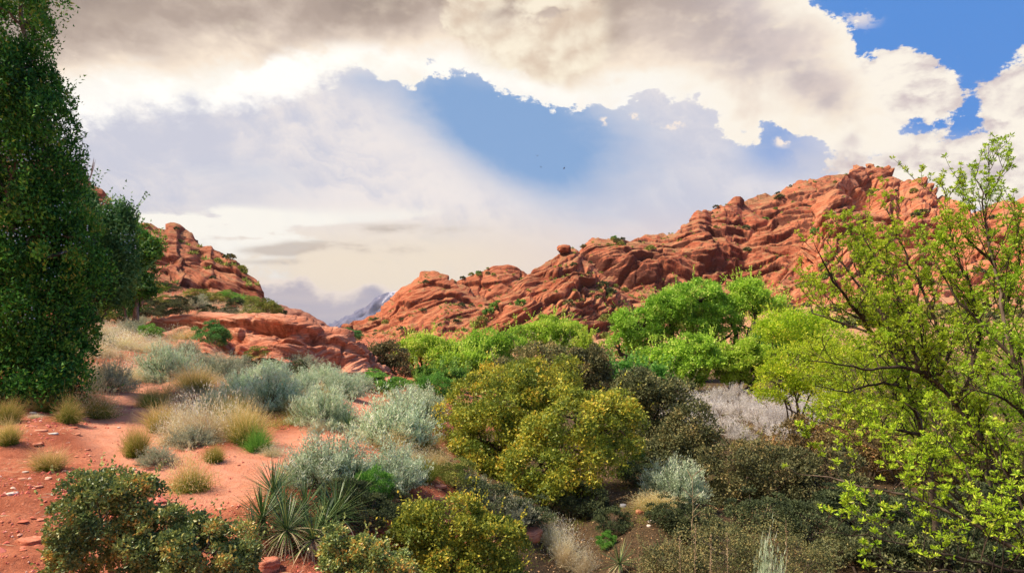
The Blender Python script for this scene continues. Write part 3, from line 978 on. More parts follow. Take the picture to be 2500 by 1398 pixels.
M_STRAW = leafmat('straw_grass', [(0, (128, 120, 90)), (0.4, (184, 170, 134)), (0.8, (216, 202, 168)), (1, (232, 222, 196))], 0.35, 0.8, spec=0.1)
M_GREEN = leafmat('fresh_green_stem', [(0, (64, 104, 40)), (0.5, (98, 142, 56)), (1, (142, 176, 84))], 0.4, 0.6)
M_GREENM = leafmat('blue_green_stem', [(0, (48, 92, 46)), (0.5, (78, 128, 66)), (1, (122, 160, 92))], 0.35, 0.6)
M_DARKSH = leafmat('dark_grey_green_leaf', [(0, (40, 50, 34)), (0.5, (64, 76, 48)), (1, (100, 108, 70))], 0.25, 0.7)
M_OLIVE = leafmat('olive_brush_leaf', [(0, (84, 96, 44)), (0.5, (122, 132, 62)), (1, (166, 162, 92))], 0.35, 0.7)
M_LILAC = leafmat('bleached_brush', [(0, (160, 150, 144)), (0.4, (208, 198, 192)), (1, (232, 224, 216))], 0.4, 0.85, spec=0.1)
M_YUC = leafmat('yucca_blade', [(0, (28, 50, 28)), (0.5, (50, 78, 38)), (0.9, (92, 114, 58)), (1, (140, 146, 88))], 0.15, 0.4, spec=0.5, spread=0.4)
M_YUCD = leafmat('dry_yucca_blade', [(0, (110, 98, 78)), (0.5, (168, 152, 118)), (1, (206, 190, 150))], 0.15, 0.7, spread=0.4)
M_JUN = leafmat('juniper_scale', [(0, (30, 66, 26)), (0.35, (48, 94, 34)), (0.7, (78, 130, 44)), (0.93, (110, 152, 54)), (1, (132, 136, 60))], 0.25, 0.6)
M_JUN2 = leafmat('bluish_juniper_scale', [(0, (40, 80, 44)), (0.5, (64, 112, 58)), (1, (104, 148, 86))], 0.25, 0.6)
M_BERRY, _t = new_mat('juniper_berry')
finish(M_BERRY, _t, mixc(obj_random(), lin(176, 204, 206), lin(206, 222, 222)), 0.6)


def sphere_dirs(n, rng, zmin=-1.0):
    z = rng.uniform(zmin, 1, n)
    a = rng.uniform(0, 2 * math.pi, n)
    r = np.sqrt(1 - z * z)
    return np.stack([r * np.cos(a), r * np.sin(a), z], 1)


def limb(geo, a, b, r0, r1, rng, wob=0.12, sag=0.0, n=7, sides=5, tone=0.5):
    a, b = np.asarray(a, float), np.asarray(b, float)
    L = np.linalg.norm(b - a)
    t = np.linspace(0, 1, n)[:, None]
    p = a + (b - a) * t + rng.normal(size=(n, 3)) * wob * L * 0.4 * np.sin(t * math.pi) + np.array([0, 0, sag * L]) * np.sin(t * math.pi)
    geo.tube(p, np.linspace(r0, r1, n), sides, tone)
    return p


def crown_points(ells, n_clumps, rng, shell=(0.55, 1.0), zmin=-0.75):
    """clump centres spread over the outer part of the ellipsoids; each ell = (cx, cy, cz, rx, ry, rz)"""
    ells = np.asarray(ells, float)
    area = (ells[:, 3] * ells[:, 5]) + (ells[:, 3] * ells[:, 4]) * 0.5
    idx = rng.choice(len(ells), n_clumps * 2, p=area / area.sum())
    d = sphere_dirs(n_clumps * 2, rng, zmin)
    r = rng.uniform(shell[0] ** 2, shell[1] ** 2, n_clumps * 2) ** 0.5
    c = ells[idx, :3] + d * ells[idx, 3:] * r[:, None]
    inside = np.zeros(len(c), bool)                     # drop those deep inside another ellipsoid
    for e in ells:
        q = (c - e[:3]) / e[3:]
        inside |= (q * q).sum(1) < 0.45 ** 2
    keep = np.nonzero(~inside)[0][:n_clumps]
    return c[keep], d[keep]


def foliage(geo, cen, out, cr, n_leaves, L, W, rng, up=0.35, shell=0.55, squash=0.8, tone_bias=0.0, droop=0.0, outw=0.6, tri=False):
    n = len(cen)
    k = rng.integers(0, n, n_leaves)
    crn = np.broadcast_to(cr, (n,)) if np.ndim(cr) else np.full(n, cr)
    crn = crn * rng.uniform(0.65, 1.3, n)
    d = unit(sphere_dirs(n_leaves, rng) + out[k] * 0.55 + np.array([0, 0, up * 0.8]))
    r = crn[k] * (shell + (1 - shell) * rng.random(n_leaves)) * rng.choice([1, 1, 1, 1.25], n_leaves)
    c = cen[k] + d * r[:, None] * np.array([1, 1, squash])
    c[:, 2] -= droop * rng.random(n_leaves) * crn[k]
    a = unit(rng.normal(size=(n_leaves, 3)) + d * outw + np.array([0, 0, up]))
    ctone = rng.normal(size=n) * 0.2
    tone = np.clip(rng.beta(2, 2.2, n_leaves) + ctone[k] + tone_bias, 0.01, 0.99)
    geo.leaves(c, a, L * rng.uniform(0.7, 1.3, n_leaves), W * rng.uniform(0.7, 1.2, n_leaves), rng, tone, tri=tri)


def bush(name, label, cat, base, ells, mat, seed, n_clumps=120, cr=0.2, n_leaves=20000, L=0.05, W=0.035, bark=None, trunk_r=0.06, group=None,
         stems=5, twigs=0.6, up=0.35, tone=0.0, droop=0.0, crown_name='crown', n_branch=26, zmin=-0.75, squash=0.8, sprigs=0):
    """woody shrub or tree: stems > limbs > twigs reaching every clump of leaves"""
    rng = np.random.default_rng(seed)
    bark = bark or M_BARKD
    r = root(name, tuple(base), label, cat, group)
    e = np.asarray(ells, float).copy()
    e[:, :3] -= base
    cen, out = crown_points(e, n_clumps, rng, zmin=zmin)
    g = Geo()
    foliage(g, cen, out, cr, n_leaves, L, W, rng, up=up, tone_bias=tone, droop=droop, squash=squash, tri=base[1] > 9)
    if sprigs:                                           # shoots that break the outline
        k = rng.integers(0, len(cen), sprigs)
        c0 = cen[k] + out[k] * cr * 0.8
        dd = unit(out[k] + np.array([0, 0, 0.9]) + rng.normal(size=(sprigs, 3)) * 0.3)
        for q in range(7):
            c1 = c0 + dd * (cr * (0.2 + 0.28 * q))
            g.leaves(c1, unit(dd + rng.normal(size=c1.shape) * 0.8), L, W, rng, np.clip(rng.random(sprigs) * .5 + .45, 0, 1), tri=base[1] > 9)
    link(crown_name, g.build(crown_name, mat), r)
    g = Geo()
    main = []
    ctr = np.average(e[:, :3], axis=0, weights=e[:, 3])
    for k in range(stems):
        tgt = e[k % len(e), :3] + rng.normal(size=3) * e[k % len(e), 3:] * 0.25
        p0 = np.array([rng.normal() * trunk_r * 2, rng.normal() * trunk_r * 2, -0.15])
        p = limb(g, p0, tgt, trunk_r * rng.uniform(0.7, 1.1), trunk_r * 0.35, rng, 0.16, n=9, sides=6)
        main.append(p)
    link('trunk', g.build('trunk', bark, True), r)
    g = Geo()
    mp = np.concatenate([p[3:] for p in main])
    nb = min(n_branch, len(cen))
    hubs = cen[rng.choice(len(cen), nb, replace=False)]
    bp = []
    for h in hubs:
        j = np.argmin(((mp - h) ** 2).sum(1) + (mp[:, 2] > h[2]) * 0.3)
        bp.append(limb(g, mp[j], mp[j] + (h - mp[j]) * 0.92, trunk_r * 0.35, trunk_r * 0.12, rng, 0.2, n=6, sides=4))
    bp = np.concatenate([b[2:] for b in bp])
    for c in cen[rng.random(len(cen)) < twigs]:
        j = np.argmin(((bp - c) ** 2).sum(1))
        limb(g, bp[j], c + rng.normal(size=3) * cr * 0.3, trunk_r * 0.12, trunk_r * 0.05, rng, 0.25, n=4, sides=3)
    link('branches', g.build('branches', bark, True), r)
    return r


def ell(px, py, rx, ry, d, depth_ratio=0.8, dd=0.0):
    """an ellipsoid of foliage: centre seen at a photo pixel, at distance d, radii in photo pixels"""
    c = P(px, py, d + dd)
    return (c[0], c[1], c[2], rx * d / F, max(rx, ry) * d / F * depth_ratio, ry * d / F)


# --- prototype shrubs, one metre wide, then copied with all their parts
def sage_proto(seed, mat=None, n_st=420, h=0.75, leafL=0.05, dense=1.35, twiggy=True):
    rng = np.random.default_rng(seed)
    d = sphere_dirs(n_st, rng, 0.02)
    env = np.array([0.5, 0.5, h]) * (1 + fbm(d * 2.2 + seed, 2, seed=seed)[:, None] * 0.35)
    tips = d * env * rng.uniform(0.72, 1.06, (n_st, 1))
    tips[:, 2] = np.maximum(tips[:, 2], 0.05)
    g = Geo()
    st = Geo()
    base = rng.normal(size=(n_st, 3)) * np.array([0.05, 0.05, 0.0])
    mid = base * 0.4 + tips * np.array([0.72, 0.72, 0.5])
    for k in range(0, n_st, 2 if twiggy else 5):
        t = np.linspace(0, 1, 5)[:, None]
        p = (1 - t) ** 2 * base[k] + 2 * t * (1 - t) * mid[k] + t * t * tips[k]
        st.tube(p, np.linspace(0.006, 0.002, 5), 3)
    upd = unit(tips - mid + np.array([0, 0, 0.35]))
    per = int(26 * dense)
    t = rng.uniform(0.5, 1.12, (n_st, per))
    k = np.repeat(np.arange(n_st), per)
    tt = t.ravel()[:, None]
    c = (1 - tt) ** 2 * base[k] + 2 * tt * (1 - tt) * mid[k] + tt * tt * tips[k] + rng.normal(size=(len(k), 3)) * 0.02
    a = unit(upd[k] + rng.normal(size=(len(k), 3)) * 0.38)
    tone = np.clip(0.15 + 0.6 * (tt[:, 0] - 0.5) + rng.normal(size=len(k)) * 0.16 + np.repeat(rng.normal(size=n_st) * 0.12, per), 0, 1)
    g.leaves(c, a, leafL * rng.uniform(0.6, 1.3, len(k)), leafL * 0.24, rng, tone, tri=True)
    return [('foliage', g.build('foliage', mat or M_SAGE)), ('stems', st.build('stems', M_TWIG, True))]


def tuft_proto(seed, mat, n=1500, h=0.8, spread=1.0, tip=1.0, base_t=0.05, bend=0.35, w=0.009, crownr=0.16, seeds=False):
    """a mound of fine stems, green low down and tan at the tips"""
    rng = np.random.default_rng(seed)
    d = sphere_dirs(n, rng, 0.12)
    d[:, 2] = d[:, 2] * 1.1 + 0.25
    dn = unit(d * np.array([spread, spread, 1]))
    L = h * rng.uniform(0.55, 1.05, n) * (1 + fbm(dn * 2 + seed, 2, seed=seed) * 0.35)
    c = np.stack([rng.normal(size=n) * crownr, rng.normal(size=n) * crownr, np.zeros(n)], 1)
    g = Geo()
    tips = np.clip(tip - rng.random(n) ** 2 * 0.55, 0, 1)
    g.blades(c, dn, L, w, bend * rng.uniform(0.2, 1.2, n), rng, base_t, tips, 3)
    if seeds:
        e = c + dn * L[:, None] * 0.93 + rng.normal(size=(n, 3)) * 0.02
        e[:, 2] -= bend * 0.35 * L
        g.leaves(e, unit(dn + rng.normal(size=(n, 3)) * 0.6), 0.05, 0.014, rng, np.clip(tips + 0.1, 0, 1))
    return [('blades', g.build('blades', mat))]


def ball_proto(seed, mat, n_leaves=5000, h=0.8, L=0.05, W=0.02, clumps=50, cr=0.13, up=0.9, stems_mat=None):
    rng = np.random.default_rng(seed)
    cen, out = crown_points([(0, 0, h * 0.45, 0.42, 0.42, h * 0.42), (0.12, 0.05, h * 0.38, 0.33, 0.33, h * 0.35)], clumps, rng, zmin=-0.6)
    g = Geo()
    foliage(g, cen, out, cr, n_leaves, L, W, rng, up=up)
    st = Geo()
    for c in cen:
        limb(st, (rng.normal() * .04, rng.normal() * .04, 0), c, 0.011, 0.003, rng, 0.12, n=5, sides=3)
    return [('foliage', g.build('foliage', mat)), ('stems', st.build('stems', stems_mat or M_TWIG, True))]


PROTO = {
    'sage': [sage_proto(1), sage_proto(2, h=0.68), sage_proto(3, h=0.82)],
    'greysage': [sage_proto(4, M_SAGEG, 260, 0.7), sage_proto(5, M_SAGEG, 260, 0.8)],
    'mound': [tuft_proto(6, M_GRASS, seeds=True), tuft_proto(7, M_GRASS, tip=0.8, bend=0.5), tuft_proto(8, M_GRASS, h=0.95, spread=0.75), tuft_proto(22, M_GRASS, n=1100, tip=0.95, bend=0.7, crownr=0.24, seeds=True), tuft_proto(23, M_GRASS, n=2000, tip=0.7, bend=0.25, crownr=0.2)],
    'greenmound': [tuft_proto(9, M_GRASS, tip=0.5, base_t=0.0), tuft_proto(10, M_GREEN, n=1200, h=0.8, tip=1.0, w=0.012)],
    'straw': [tuft_proto(12, M_STRAW, n=900, h=0.9, spread=0.9, tip=0.95, base_t=0.1, seeds=True, bend=0.4), tuft_proto(13, M_STRAW, n=700, h=0.8, tip=0.9, seeds=True, bend=0.6, spread=1.2)],
    'green': [ball_proto(14, M_GREEN, 6000), ball_proto(15, M_GREEN, 6000, h=0.9)],
    'bluegreen': [ball_proto(16, M_GREENM, 6500, h=0.85), ball_proto(17, M_GREENM, 6500)],
    'dark': [ball_proto(18, M_DARKSH, 5000, h=0.75), ball_proto(19, M_DARKSH, 5000, h=0.85)],
    'olive': [ball_proto(20, M_OLIVE, 5000, h=0.8), ball_proto(21, M_OLIVE, 5000, h=0.7)],
}
for k_ in PROTO:
    for v_ in PROTO[k_]:
        for _, me_ in v_:
            me_.use_fake_user = False
CAT = {'sage': ('sagebrush', 'sagebrush'), 'greysage': ('sagebrush', 'sagebrush'), 'mound': ('grass_clump', 'grass clump'), 'greenmound': ('grass_clump', 'grass clump'), 'straw': ('bunch_grass', 'grass clump'),
       'green': ('green_shrub', 'shrub'), 'bluegreen': ('green_shrub', 'shrub'), 'dark': ('dark_shrub', 'shrub'), 'olive': ('olive_shrub', 'shrub')}
_rs = random.Random(5)


_dim = {}


def dims(v):
    if id(v) not in _dim:
        co = np.empty(len(v[0][1].vertices) * 3, np.float32)
        v[0][1].vertices.foreach_get('co', co)
        co = co.reshape(-1, 3)
        lo, hi = np.percentile(co, 3, axis=0), np.percentile(co, 98, axis=0)
        _dim[id(v)] = ((hi[0] - lo[0] + hi[1] - lo[1]) / 2, hi[2])
    return _dim[id(v)]


def put(kind, loc, w, h, label, group=None, sink=0.04):
    """copy one prototype (thing and parts) to a place; w, h in metres"""
    v = _rs.choice(PROTO[kind])
    nm, cat = CAT[kind]
    lean = (_rs.uniform(-0.13, 0.13), _rs.uniform(-0.13, 0.13))
    dw, dh = dims(v)
    s = (w / dw, w / dw * _rs.uniform(0.85, 1.1), h * (0.9 if 'sage' in kind else 1.05) / dh)
    r = root(nm, (loc[0], loc[1], loc[2] - sink * h), label, cat, group, (lean[0], lean[1], _rs.uniform(0, 6.28)), s)
    for pn, me in v:
        c = bpy.data.objects.new(pn, me)
        COL.objects.link(c)
        c.parent = r
    return r


def at(px, py):
    g_ = hit(px, py)
    g_[2] = ground(g_[0], g_[1])[0]
    return g_


def shrub(kind, px, pyb, wpx, hpx, label, group=None):
    """a shrub whose foot is seen at (px, pyb), wpx wide and hpx tall in the photo"""
    p = at(px, pyb)
    k = p[1] / F
    return put(kind, p, wpx * k, hpx * k * 1.02, label, group)


GS, GG, GR, GD = 'sagebrush on the slope', 'grass clumps on the red soil', 'green shrubs of the slope', 'dark shrubs along the crest'
SHRUBS = [
    # sagebrush
    ('sage', 795, 1185, 190, 128, 'pale feathery sagebrush rising right behind the front yuccas', GS),
    ('sage', 955, 1190, 170, 112, 'pale sagebrush beside the bright green sprig, under the trail', GS),
    ('sage', 955, 1078, 185, 128, 'largest round silvery sagebrush, on the far side of the trail fork', GS),
    ('sage', 1030, 1030, 110, 88, 'greyish sagebrush tucked behind the largest round silvery one', GS),
    ('sage', 790, 1032, 138, 104, 'round silvery sagebrush with the yuccas at its right foot', GS),
    ('sage', 665, 998, 165, 104, 'broad silvery sagebrush with green grass under its skirt', GS),
    ('sage', 600, 960, 80, 62, 'blue-green leggy sagebrush at the edge of the broad silvery one', GS),
    ('sage', 838, 968, 86, 60, 'small dense sagebrush behind the round silvery one, under the outcrop tip', GS),
    ('greysage', 545, 930, 95, 66, 'mid-grey sagebrush with dark twigs below the round green shrub', GS),
    ('greysage', 500, 905, 60, 45, 'flat grey sagebrush between two larger ones below the outcrop', GS),
    ('sage', 412, 925, 128, 92, 'wide grey-green sagebrush above the trail bend, in the dry grass', GS),
    ('greysage', 455, 870, 60, 46, 'small grey sagebrush just above the wide grey-green one', GS),
    ('sage', 522, 1012, 84, 66, 'pale sagebrush standing up out of the tall dry grass mound', GS),
    ('greysage', 268, 950, 96, 80, 'grey twiggy sagebrush mixed with dry grass beside the big juniper', GS),
    ('greysage', 735, 900, 90, 40, 'low grey sagebrush under the hollow of the outcrop', GS),
    ('sage', 740, 960, 70, 56, 'middle silvery sagebrush of the row, between the broad and the round one', GS),
    ('sage', 1648, 1212, 138, 96, 'lone pale sagebrush on the grassy knoll below the dark oaks', None),
    ('greysage', 1655, 1425, 60, 40, 'tiny pale sagebrush sprig beside the dried stalks at the bottom edge', None),
    # grass mounds and snakeweed
    ('mound', 232, 1000, 98, 82, 'large tan-topped grass clump at the inner side of the trail', GG),
    ('mound', 167, 1034, 60, 60, 'upright yellowish grass clump standing alone on the red soil', GG),
    ('mound', 120, 1142, 84, 52, 'low olive grass clump nearest to the left scrub oak', GG),
    ('mound', 22, 1095, 66, 60, 'olive grass clump cut by the left edge, lower one', GG),
    ('mound', 15, 1032, 58, 56, 'olive grass clump cut by the left edge, upper one', GG),
    ('mound', 112, 1000, 68, 46, 'grass clump under the lowest juniper boughs', GG),
    ('mound', 38, 975, 70, 34, 'flat grass clump in the juniper shade', GG),
    ('mound', 332, 1100, 56, 72, 'slim upright green and tan clump beside the trail bend', GG),
    ('mound', 466, 1175, 110, 92, 'round green clump with pinkish tops just above the trail', GG),
    ('mound', 522, 1114, 44, 42, 'small clump on the bare bank between two larger ones', GG),
    ('mound', 378, 978, 84, 56, 'green and tan clump above the small bright green one', GG),
    ('greenmound', 366, 982, 38, 32, 'small bright green tuft at the foot of the green and tan clump', GG),
    ('mound', 478, 952, 98, 60, 'wide tan grass dome below the grey sagebrush', GG),
    ('straw', 500, 1072, 150, 118, 'tallest dry grass mound in the middle of the island', GG),
    ('straw', 450, 1062, 100, 90, 'dark-stemmed dry grass leaning against the tallest mound', GG),
    ('straw', 560, 1062, 110, 92, 'dry grass spilling to the right of the tallest mound', GG),
    ('mound', 398, 1048, 90, 66, 'olive clump on the upper edge of the grass island', GG),
    ('mound', 600, 1078, 104, 98, 'dark green clump with tan tops at the right end of the island', GG),
    ('greenmound', 628, 1090, 60, 56, 'fresh green clump drooping over the bank end', GG),
    ('straw', 665, 1100, 60, 28, 'flat wispy grass trailing off the end of the island', GG),
    ('greysage', 384, 1120, 78, 48, 'pinkish-grey dead brush between the slim clump and the round one', GG),
    ('greenmound', 597, 990, 44, 32, 'vivid green tuft under the broad silvery sagebrush', GG),
    ('straw', 772, 1050, 52, 36, 'little straw clump at the foot of the round silvery sagebrush', GG),
    ('mound', 960, 1098, 96, 52, 'tan and green grass skirt below the largest sagebrush', GG),
    ('mound', 1062, 1152, 86, 50, 'grass clump on the bank beside the golden oak', GG),
    ('mound', 1020, 1092, 70, 40, 'green grass at the right foot of the largest sagebrush', GG),
    ('straw', 985, 1130, 90, 50, 'dry grass with golden heads behind the front sagebrush', GG),
    ('straw', 315, 930, 70, 58, 'pale dry grass clump along the upper trail', GG),
    ('mound', 650, 1000, 90, 40, 'low green grass along the base of the broad sagebrush', GG),
    ('mound', 730, 1010, 80, 40, 'low green grass between the broad and round sagebrush', GG),
    ('straw', 85, 1022, 34, 12, 'tiny flat grey tuft on the soil near the upright clump', GG),
    # greens on the slope
    ('bluegreen', 300, 788, 84, 62, 'blue-green round shrub beside the juniper foot', GR),
    ('green', 366, 830, 50, 36, 'small bright green shrub in the dry grass', GR),
    ('bluegreen', 514, 856, 78, 66, 'round green shrub in front of the outcrop wall', GR),
    ('dark', 548, 846, 44, 54, 'dark shrub attached to the right of the round green one', GR),
    ('bluegreen', 706, 888, 58, 44, 'soft green shrub under the outcrop, left of its hollow', GR),
    ('olive', 630, 884, 56, 38, 'olive shrub at the foot of the outcrop wall', GR),
    ('dark', 607, 905, 36, 34, 'small dark round shrub below the olive one', GR),
    ('dark', 712, 918, 66, 40, 'dark grey shrub below the soft green one', GR),
    ('green', 938, 956, 112, 46, 'wide bright green shrub behind the largest sagebrush', GR),
    ('green', 1062, 985, 84, 70, 'tall soft green shrub between sagebrush and golden oak', GR),
    ('green', 915, 1245, 84, 92, 'vivid green sprig glowing in the dark beside the yuccas', None),
    ('bluegreen', 846, 838, 62, 36, 'green shrub on the nose of the outcrop ridge', GR),
    ('olive', 905, 905, 60, 34, 'olive shrub at the outcrop tip', GR),
    ('green', 455, 715, 50, 26, 'yellow-green shrub under the far cliff', GR),
    ('olive', 525, 742, 44, 28, 'light green feathery shrub on the crest', GR),
    ('green', 600, 742, 56, 22, 'low yellow-green shrub on the crest beyond the dark ones', GR),
    # dark shrubs along the crest
    ('dark', 425, 776, 66, 44, 'big dark shrub on the crest above the outcrop', GD),
    ('dark', 376, 768, 40, 34, 'dark shrub just left of the big dark one', GD),
    ('dark', 512, 770, 44, 28, 'low dark shrub in the middle of the crest', GD),
    ('dark', 562, 768, 42, 26, 'low grey-dark shrub before the largest crest shrub', GD),
    ('olive', 640, 776, 76, 44, 'largest olive shrub on the crest with upright sprays', GD),
    ('dark', 678, 786, 44, 30, 'dark shrub at the lip, right of the largest crest shrub', GD),
    ('dark', 440, 808, 40, 28, 'blackish low shrub on the ledge of the outcrop', GD),
    ('greysage', 725, 804, 46, 22, 'grey-green shrub on top of the outcrop ledge', GD),
    ('dark', 335, 752, 70, 34, 'dark shrub at the juniper edge of the crest', GD),
    ('dark', 700, 768, 50, 24, 'small dark shrub at the end of the crest line', GD),
    ('olive', 480, 728, 60, 24, 'olive brush beneath the far cliff wall', GD),
    ('dark', 545, 720, 44, 22, 'grey-green brush at the foot of the far cliff', GD),
    ('green', 505, 722, 40, 26, 'pale green brush at the foot of the far cliff', GD),
    ('dark', 410, 715, 56, 24, 'dark brush where the far cliff meets the slope', GD),
    ('olive', 360, 722, 70, 34, 'olive brush behind the small juniper', GD),
    # in the wash
    ('straw', 1380, 1375, 80, 100, 'dry grass tuft in the shade of the gully', None),
    ('dark', 1490, 1300, 90, 60, 'dark shrub in the gully under the golden oak', None),
    ('green', 1478, 1330, 44, 34, 'small green plant at the bottom of the gully', None),
    ('mound', 1600, 1238, 110, 40, 'fine green grass on the knoll below the lone sagebrush', None),
    ('greysage', 1160, 1230, 90, 70, 'dead grey brush under the left side of the golden oak', None),
    ('greysage', 1240, 1275, 110, 70, 'dead twigs in the dark hollow under the golden oak', None),
]
for a_ in SHRUBS:
    shrub(*a_)

g_ = P(1832, 1420, 7.5)
put('sage', (g_[0], g_[1], ground(g_[0], g_[1])[0]), 0.34, 1.5, 'small white-leaved sagebrush poking up at the bottom edge')
# dried brush field beyond the dark oaks, each bush a plant of its own
rng = np.random.default_rng(77)
FILL = [
    ('dark', 1700, 1330, 150, 90, 'dark shrub behind the dried stalks at the bottom'), ('dark', 1200, 1260, 120, 80, 'black-green shrub under the golden oak skirt'),
    ('dark', 1290, 1290, 120, 70, 'dark tangle in the deepest shade of the gully'), ('dark', 1420, 1265, 120, 80, 'dark shrub under the right skirt of the golden oak'),
    ('olive', 1120, 1200, 90, 70, 'olive shrub between the golden oak and the dead brush'), ('dark', 1560, 1185, 100, 60, 'dark shrub left of the lone sagebrush'),
    ('straw', 1430, 1395, 70, 70, 'straw tuft at the bottom of the gully'), ('straw', 1350, 1340, 60, 80, 'grey straw tuft in front of the dark red boulder'),
    ('olive', 990, 1185, 90, 50, 'olive brush under the right front sagebrush'), ('dark', 900, 1300, 120, 80, 'dark shrub in shade right of the yuccas'),
    ('dark', 830, 1250, 120, 70, 'dark undergrowth behind the skirted yuccas'), ('dark', 960, 1275, 80, 70, 'dark shrub behind the rounded bottom oak'),
    ('greenmound', 1030, 1160, 80, 50, 'green grass right of the front sagebrush'), ('mound', 560, 1040, 90, 70, 'green-brown clump inside the grass island'),
    ('straw', 420, 1075, 90, 60, 'wispy dry grass at the left of the island'), ('greysage', 470, 1085, 100, 50, 'grey dead brush low in the grass island'),
    ('straw', 240, 880, 90, 60, 'pale grass under the juniper edge'), ('straw', 300, 850, 100, 50, 'pale grass patch above the trail'), ('straw', 370, 860, 80, 40, 'pale grass patch left of the grey sagebrush'),
    ('straw', 430, 835, 80, 36, 'thin pale grass below the bright green shrub'), ('straw', 260, 825, 80, 36, 'pale grass below the round blue-green shrub'), ('mound', 460, 840, 60, 36, 'tan clump left of the round green shrub'),
    ('greysage', 240, 850, 70, 46, 'grey sagebrush at the juniper edge'), ('greysage', 320, 815, 60, 34, 'small grey brush right below the round blue-green shrub'), ('greysage', 590, 905, 60, 40, 'grey sagebrush under the outcrop wall'),
    ('sage', 660, 925, 80, 46, 'grey-green sagebrush under the olive and soft green shrubs'), ('sage', 795, 935, 76, 46, 'pale sagebrush right under the hollow'), ('sage', 870, 950, 70, 40, 'pale sagebrush near the wide bright green shrub'),
    ('sage', 1000, 1000, 90, 60, 'pale sagebrush behind the largest one, right half'), ('olive', 770, 880, 50, 30, 'olive tuft at the mouth of the hollow'),
    ('dark', 290, 745, 70, 34, 'dark shrub by the small juniper, top of the dry grass slope'), ('dark', 350, 780, 60, 30, 'dark shrub above the small bright green one'), ('olive', 400, 745, 50, 28, 'olive shrub on the crest left of the big dark one'),
    ('dark', 465, 752, 48, 30, 'dark round shrub just behind the big crest shrub'), ('greysage', 500, 742, 50, 26, 'grey brush on the crest below the cliff foot'), ('dark', 575, 752, 44, 24, 'dark low shrub near the crest line'),
    ('olive', 615, 752, 44, 26, 'olive shrub on the crest line beside the largest'), ('green', 555, 735, 46, 24, 'light green shrub near the cliff end'), ('dark', 390, 800, 40, 26, 'dark shrub at the left end of the outcrop ledge'),
    ('greysage', 345, 800, 50, 28, 'grey brush on the soil above the bright green shrub'), ('dark', 480, 790, 34, 20, 'small black shrub on the ledge of bedrock'), ('olive', 250, 790, 50, 30, 'olive tuft between the juniper and the round blue-green shrub'),
    ('dark', 588, 800, 30, 18, 'little dark shrub rooted on the outcrop top'), ('greysage', 660, 805, 36, 20, 'little grey shrub rooted on the outcrop face'), ('dark', 430, 745, 44, 26, 'dark shrub directly above the big crest one'),
    ('straw', 540, 770, 70, 22, 'dry grass fringe on the crest'), ('straw', 600, 765, 70, 22, 'dry grass fringe at the lip of the outcrop'), ('greysage', 480, 752, 60, 26, 'grey brush on the crest slope'),
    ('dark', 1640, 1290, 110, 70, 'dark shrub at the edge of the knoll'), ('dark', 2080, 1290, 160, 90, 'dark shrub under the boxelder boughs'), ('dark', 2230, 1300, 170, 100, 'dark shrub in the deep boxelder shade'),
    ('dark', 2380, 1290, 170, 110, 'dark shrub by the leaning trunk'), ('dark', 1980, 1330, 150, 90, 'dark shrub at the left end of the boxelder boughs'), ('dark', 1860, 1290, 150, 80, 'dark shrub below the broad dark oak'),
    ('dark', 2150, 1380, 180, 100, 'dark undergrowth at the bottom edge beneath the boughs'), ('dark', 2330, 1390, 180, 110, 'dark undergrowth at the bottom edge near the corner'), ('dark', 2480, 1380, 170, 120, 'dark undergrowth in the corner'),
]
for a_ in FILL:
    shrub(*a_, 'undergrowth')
PROTO['lilac'] = [sage_proto(30, M_LILAC, 200, 0.8, twiggy=False, dense=0.8), sage_proto(31, M_LILAC, 200, 0.9, twiggy=False, dense=0.8)]
CAT['lilac'] = ('dry_brush', 'brush')
for q in range(46):
    px_, py_ = rng.uniform(1630, 2010), rng.uniform(968, 1085)
    p = at(px_, py_)
    k = p[1] / F
    put('lilac', p, rng.uniform(45, 80) * k, rng.uniform(30, 46) * k, 'pale lilac-grey dried bush in the field between dark oaks and cottonwoods', 'dried bushes in the pale field')

# ------------------------------------------------------------------ scrub oaks (each its own crown)
def z0(px, d, sink=0.1):
    x = (px - CX) / F * d
    return np.array([x, d, ground(x, d)[0] - sink])


d = 15.0
bush('golden_oak', 'big golden-green scrub oak with two rounded crowns in the centre', 'scrub oak', z0(1330, d),
     [ell(1230, 1010, 145, 122, d, dd=0.6), ell(1180, 1090, 100, 95, d), ell(1310, 960, 110, 75, d, dd=0.8), ell(1410, 1060, 130, 105, d, dd=-0.6), ell(1500, 1060, 72, 92, d, dd=-.3), ell(1340, 1150, 100, 85, d, dd=-1.0), ell(1385, 905, 22, 28, d, dd=.9)],
     M_OAK, 101, 380, 0.27, 76000, 0.060, 0.044, trunk_r=0.07, stems=6, n_branch=60, twigs=0.7, sprigs=110, tone=0.02)
d = 5.6
bush('scrub_oak', 'holly-leaved scrub oak filling the lower left corner, orange-tinged leaves', 'scrub oak', z0(360, d),
     [ell(225, 1270, 82, 125, d), ell(290, 1250, 90, 105, d), ell(380, 1330, 110, 100, d), ell(500, 1360, 115, 90, d, dd=-.1), ell(180, 1370, 55, 60, d), ell(560, 1400, 70, 60, d)],
     M_OAKG, 102, 330, 0.085, 42000, 0.034, 0.024, trunk_r=0.02, stems=7, n_branch=60, twigs=0.8, bark=M_TWIG, sprigs=90)
d = 8.0
bush('scrub_oak', 'rounded yellowish scrub oak at the bottom below the golden oak', 'scrub oak', z0(1110, d),
     [ell(1090, 1300, 120, 82, d), ell(1030, 1340, 85, 80, d), ell(1190, 1340, 90, 80, d), ell(1110, 1400, 160, 80, d)],
     M_OAK, 103, 260, 0.13, 34000, 0.040, 0.028, trunk_r=0.03, stems=6, n_branch=50, twigs=0.7, tone=-0.12, sprigs=90)
d = 6.0
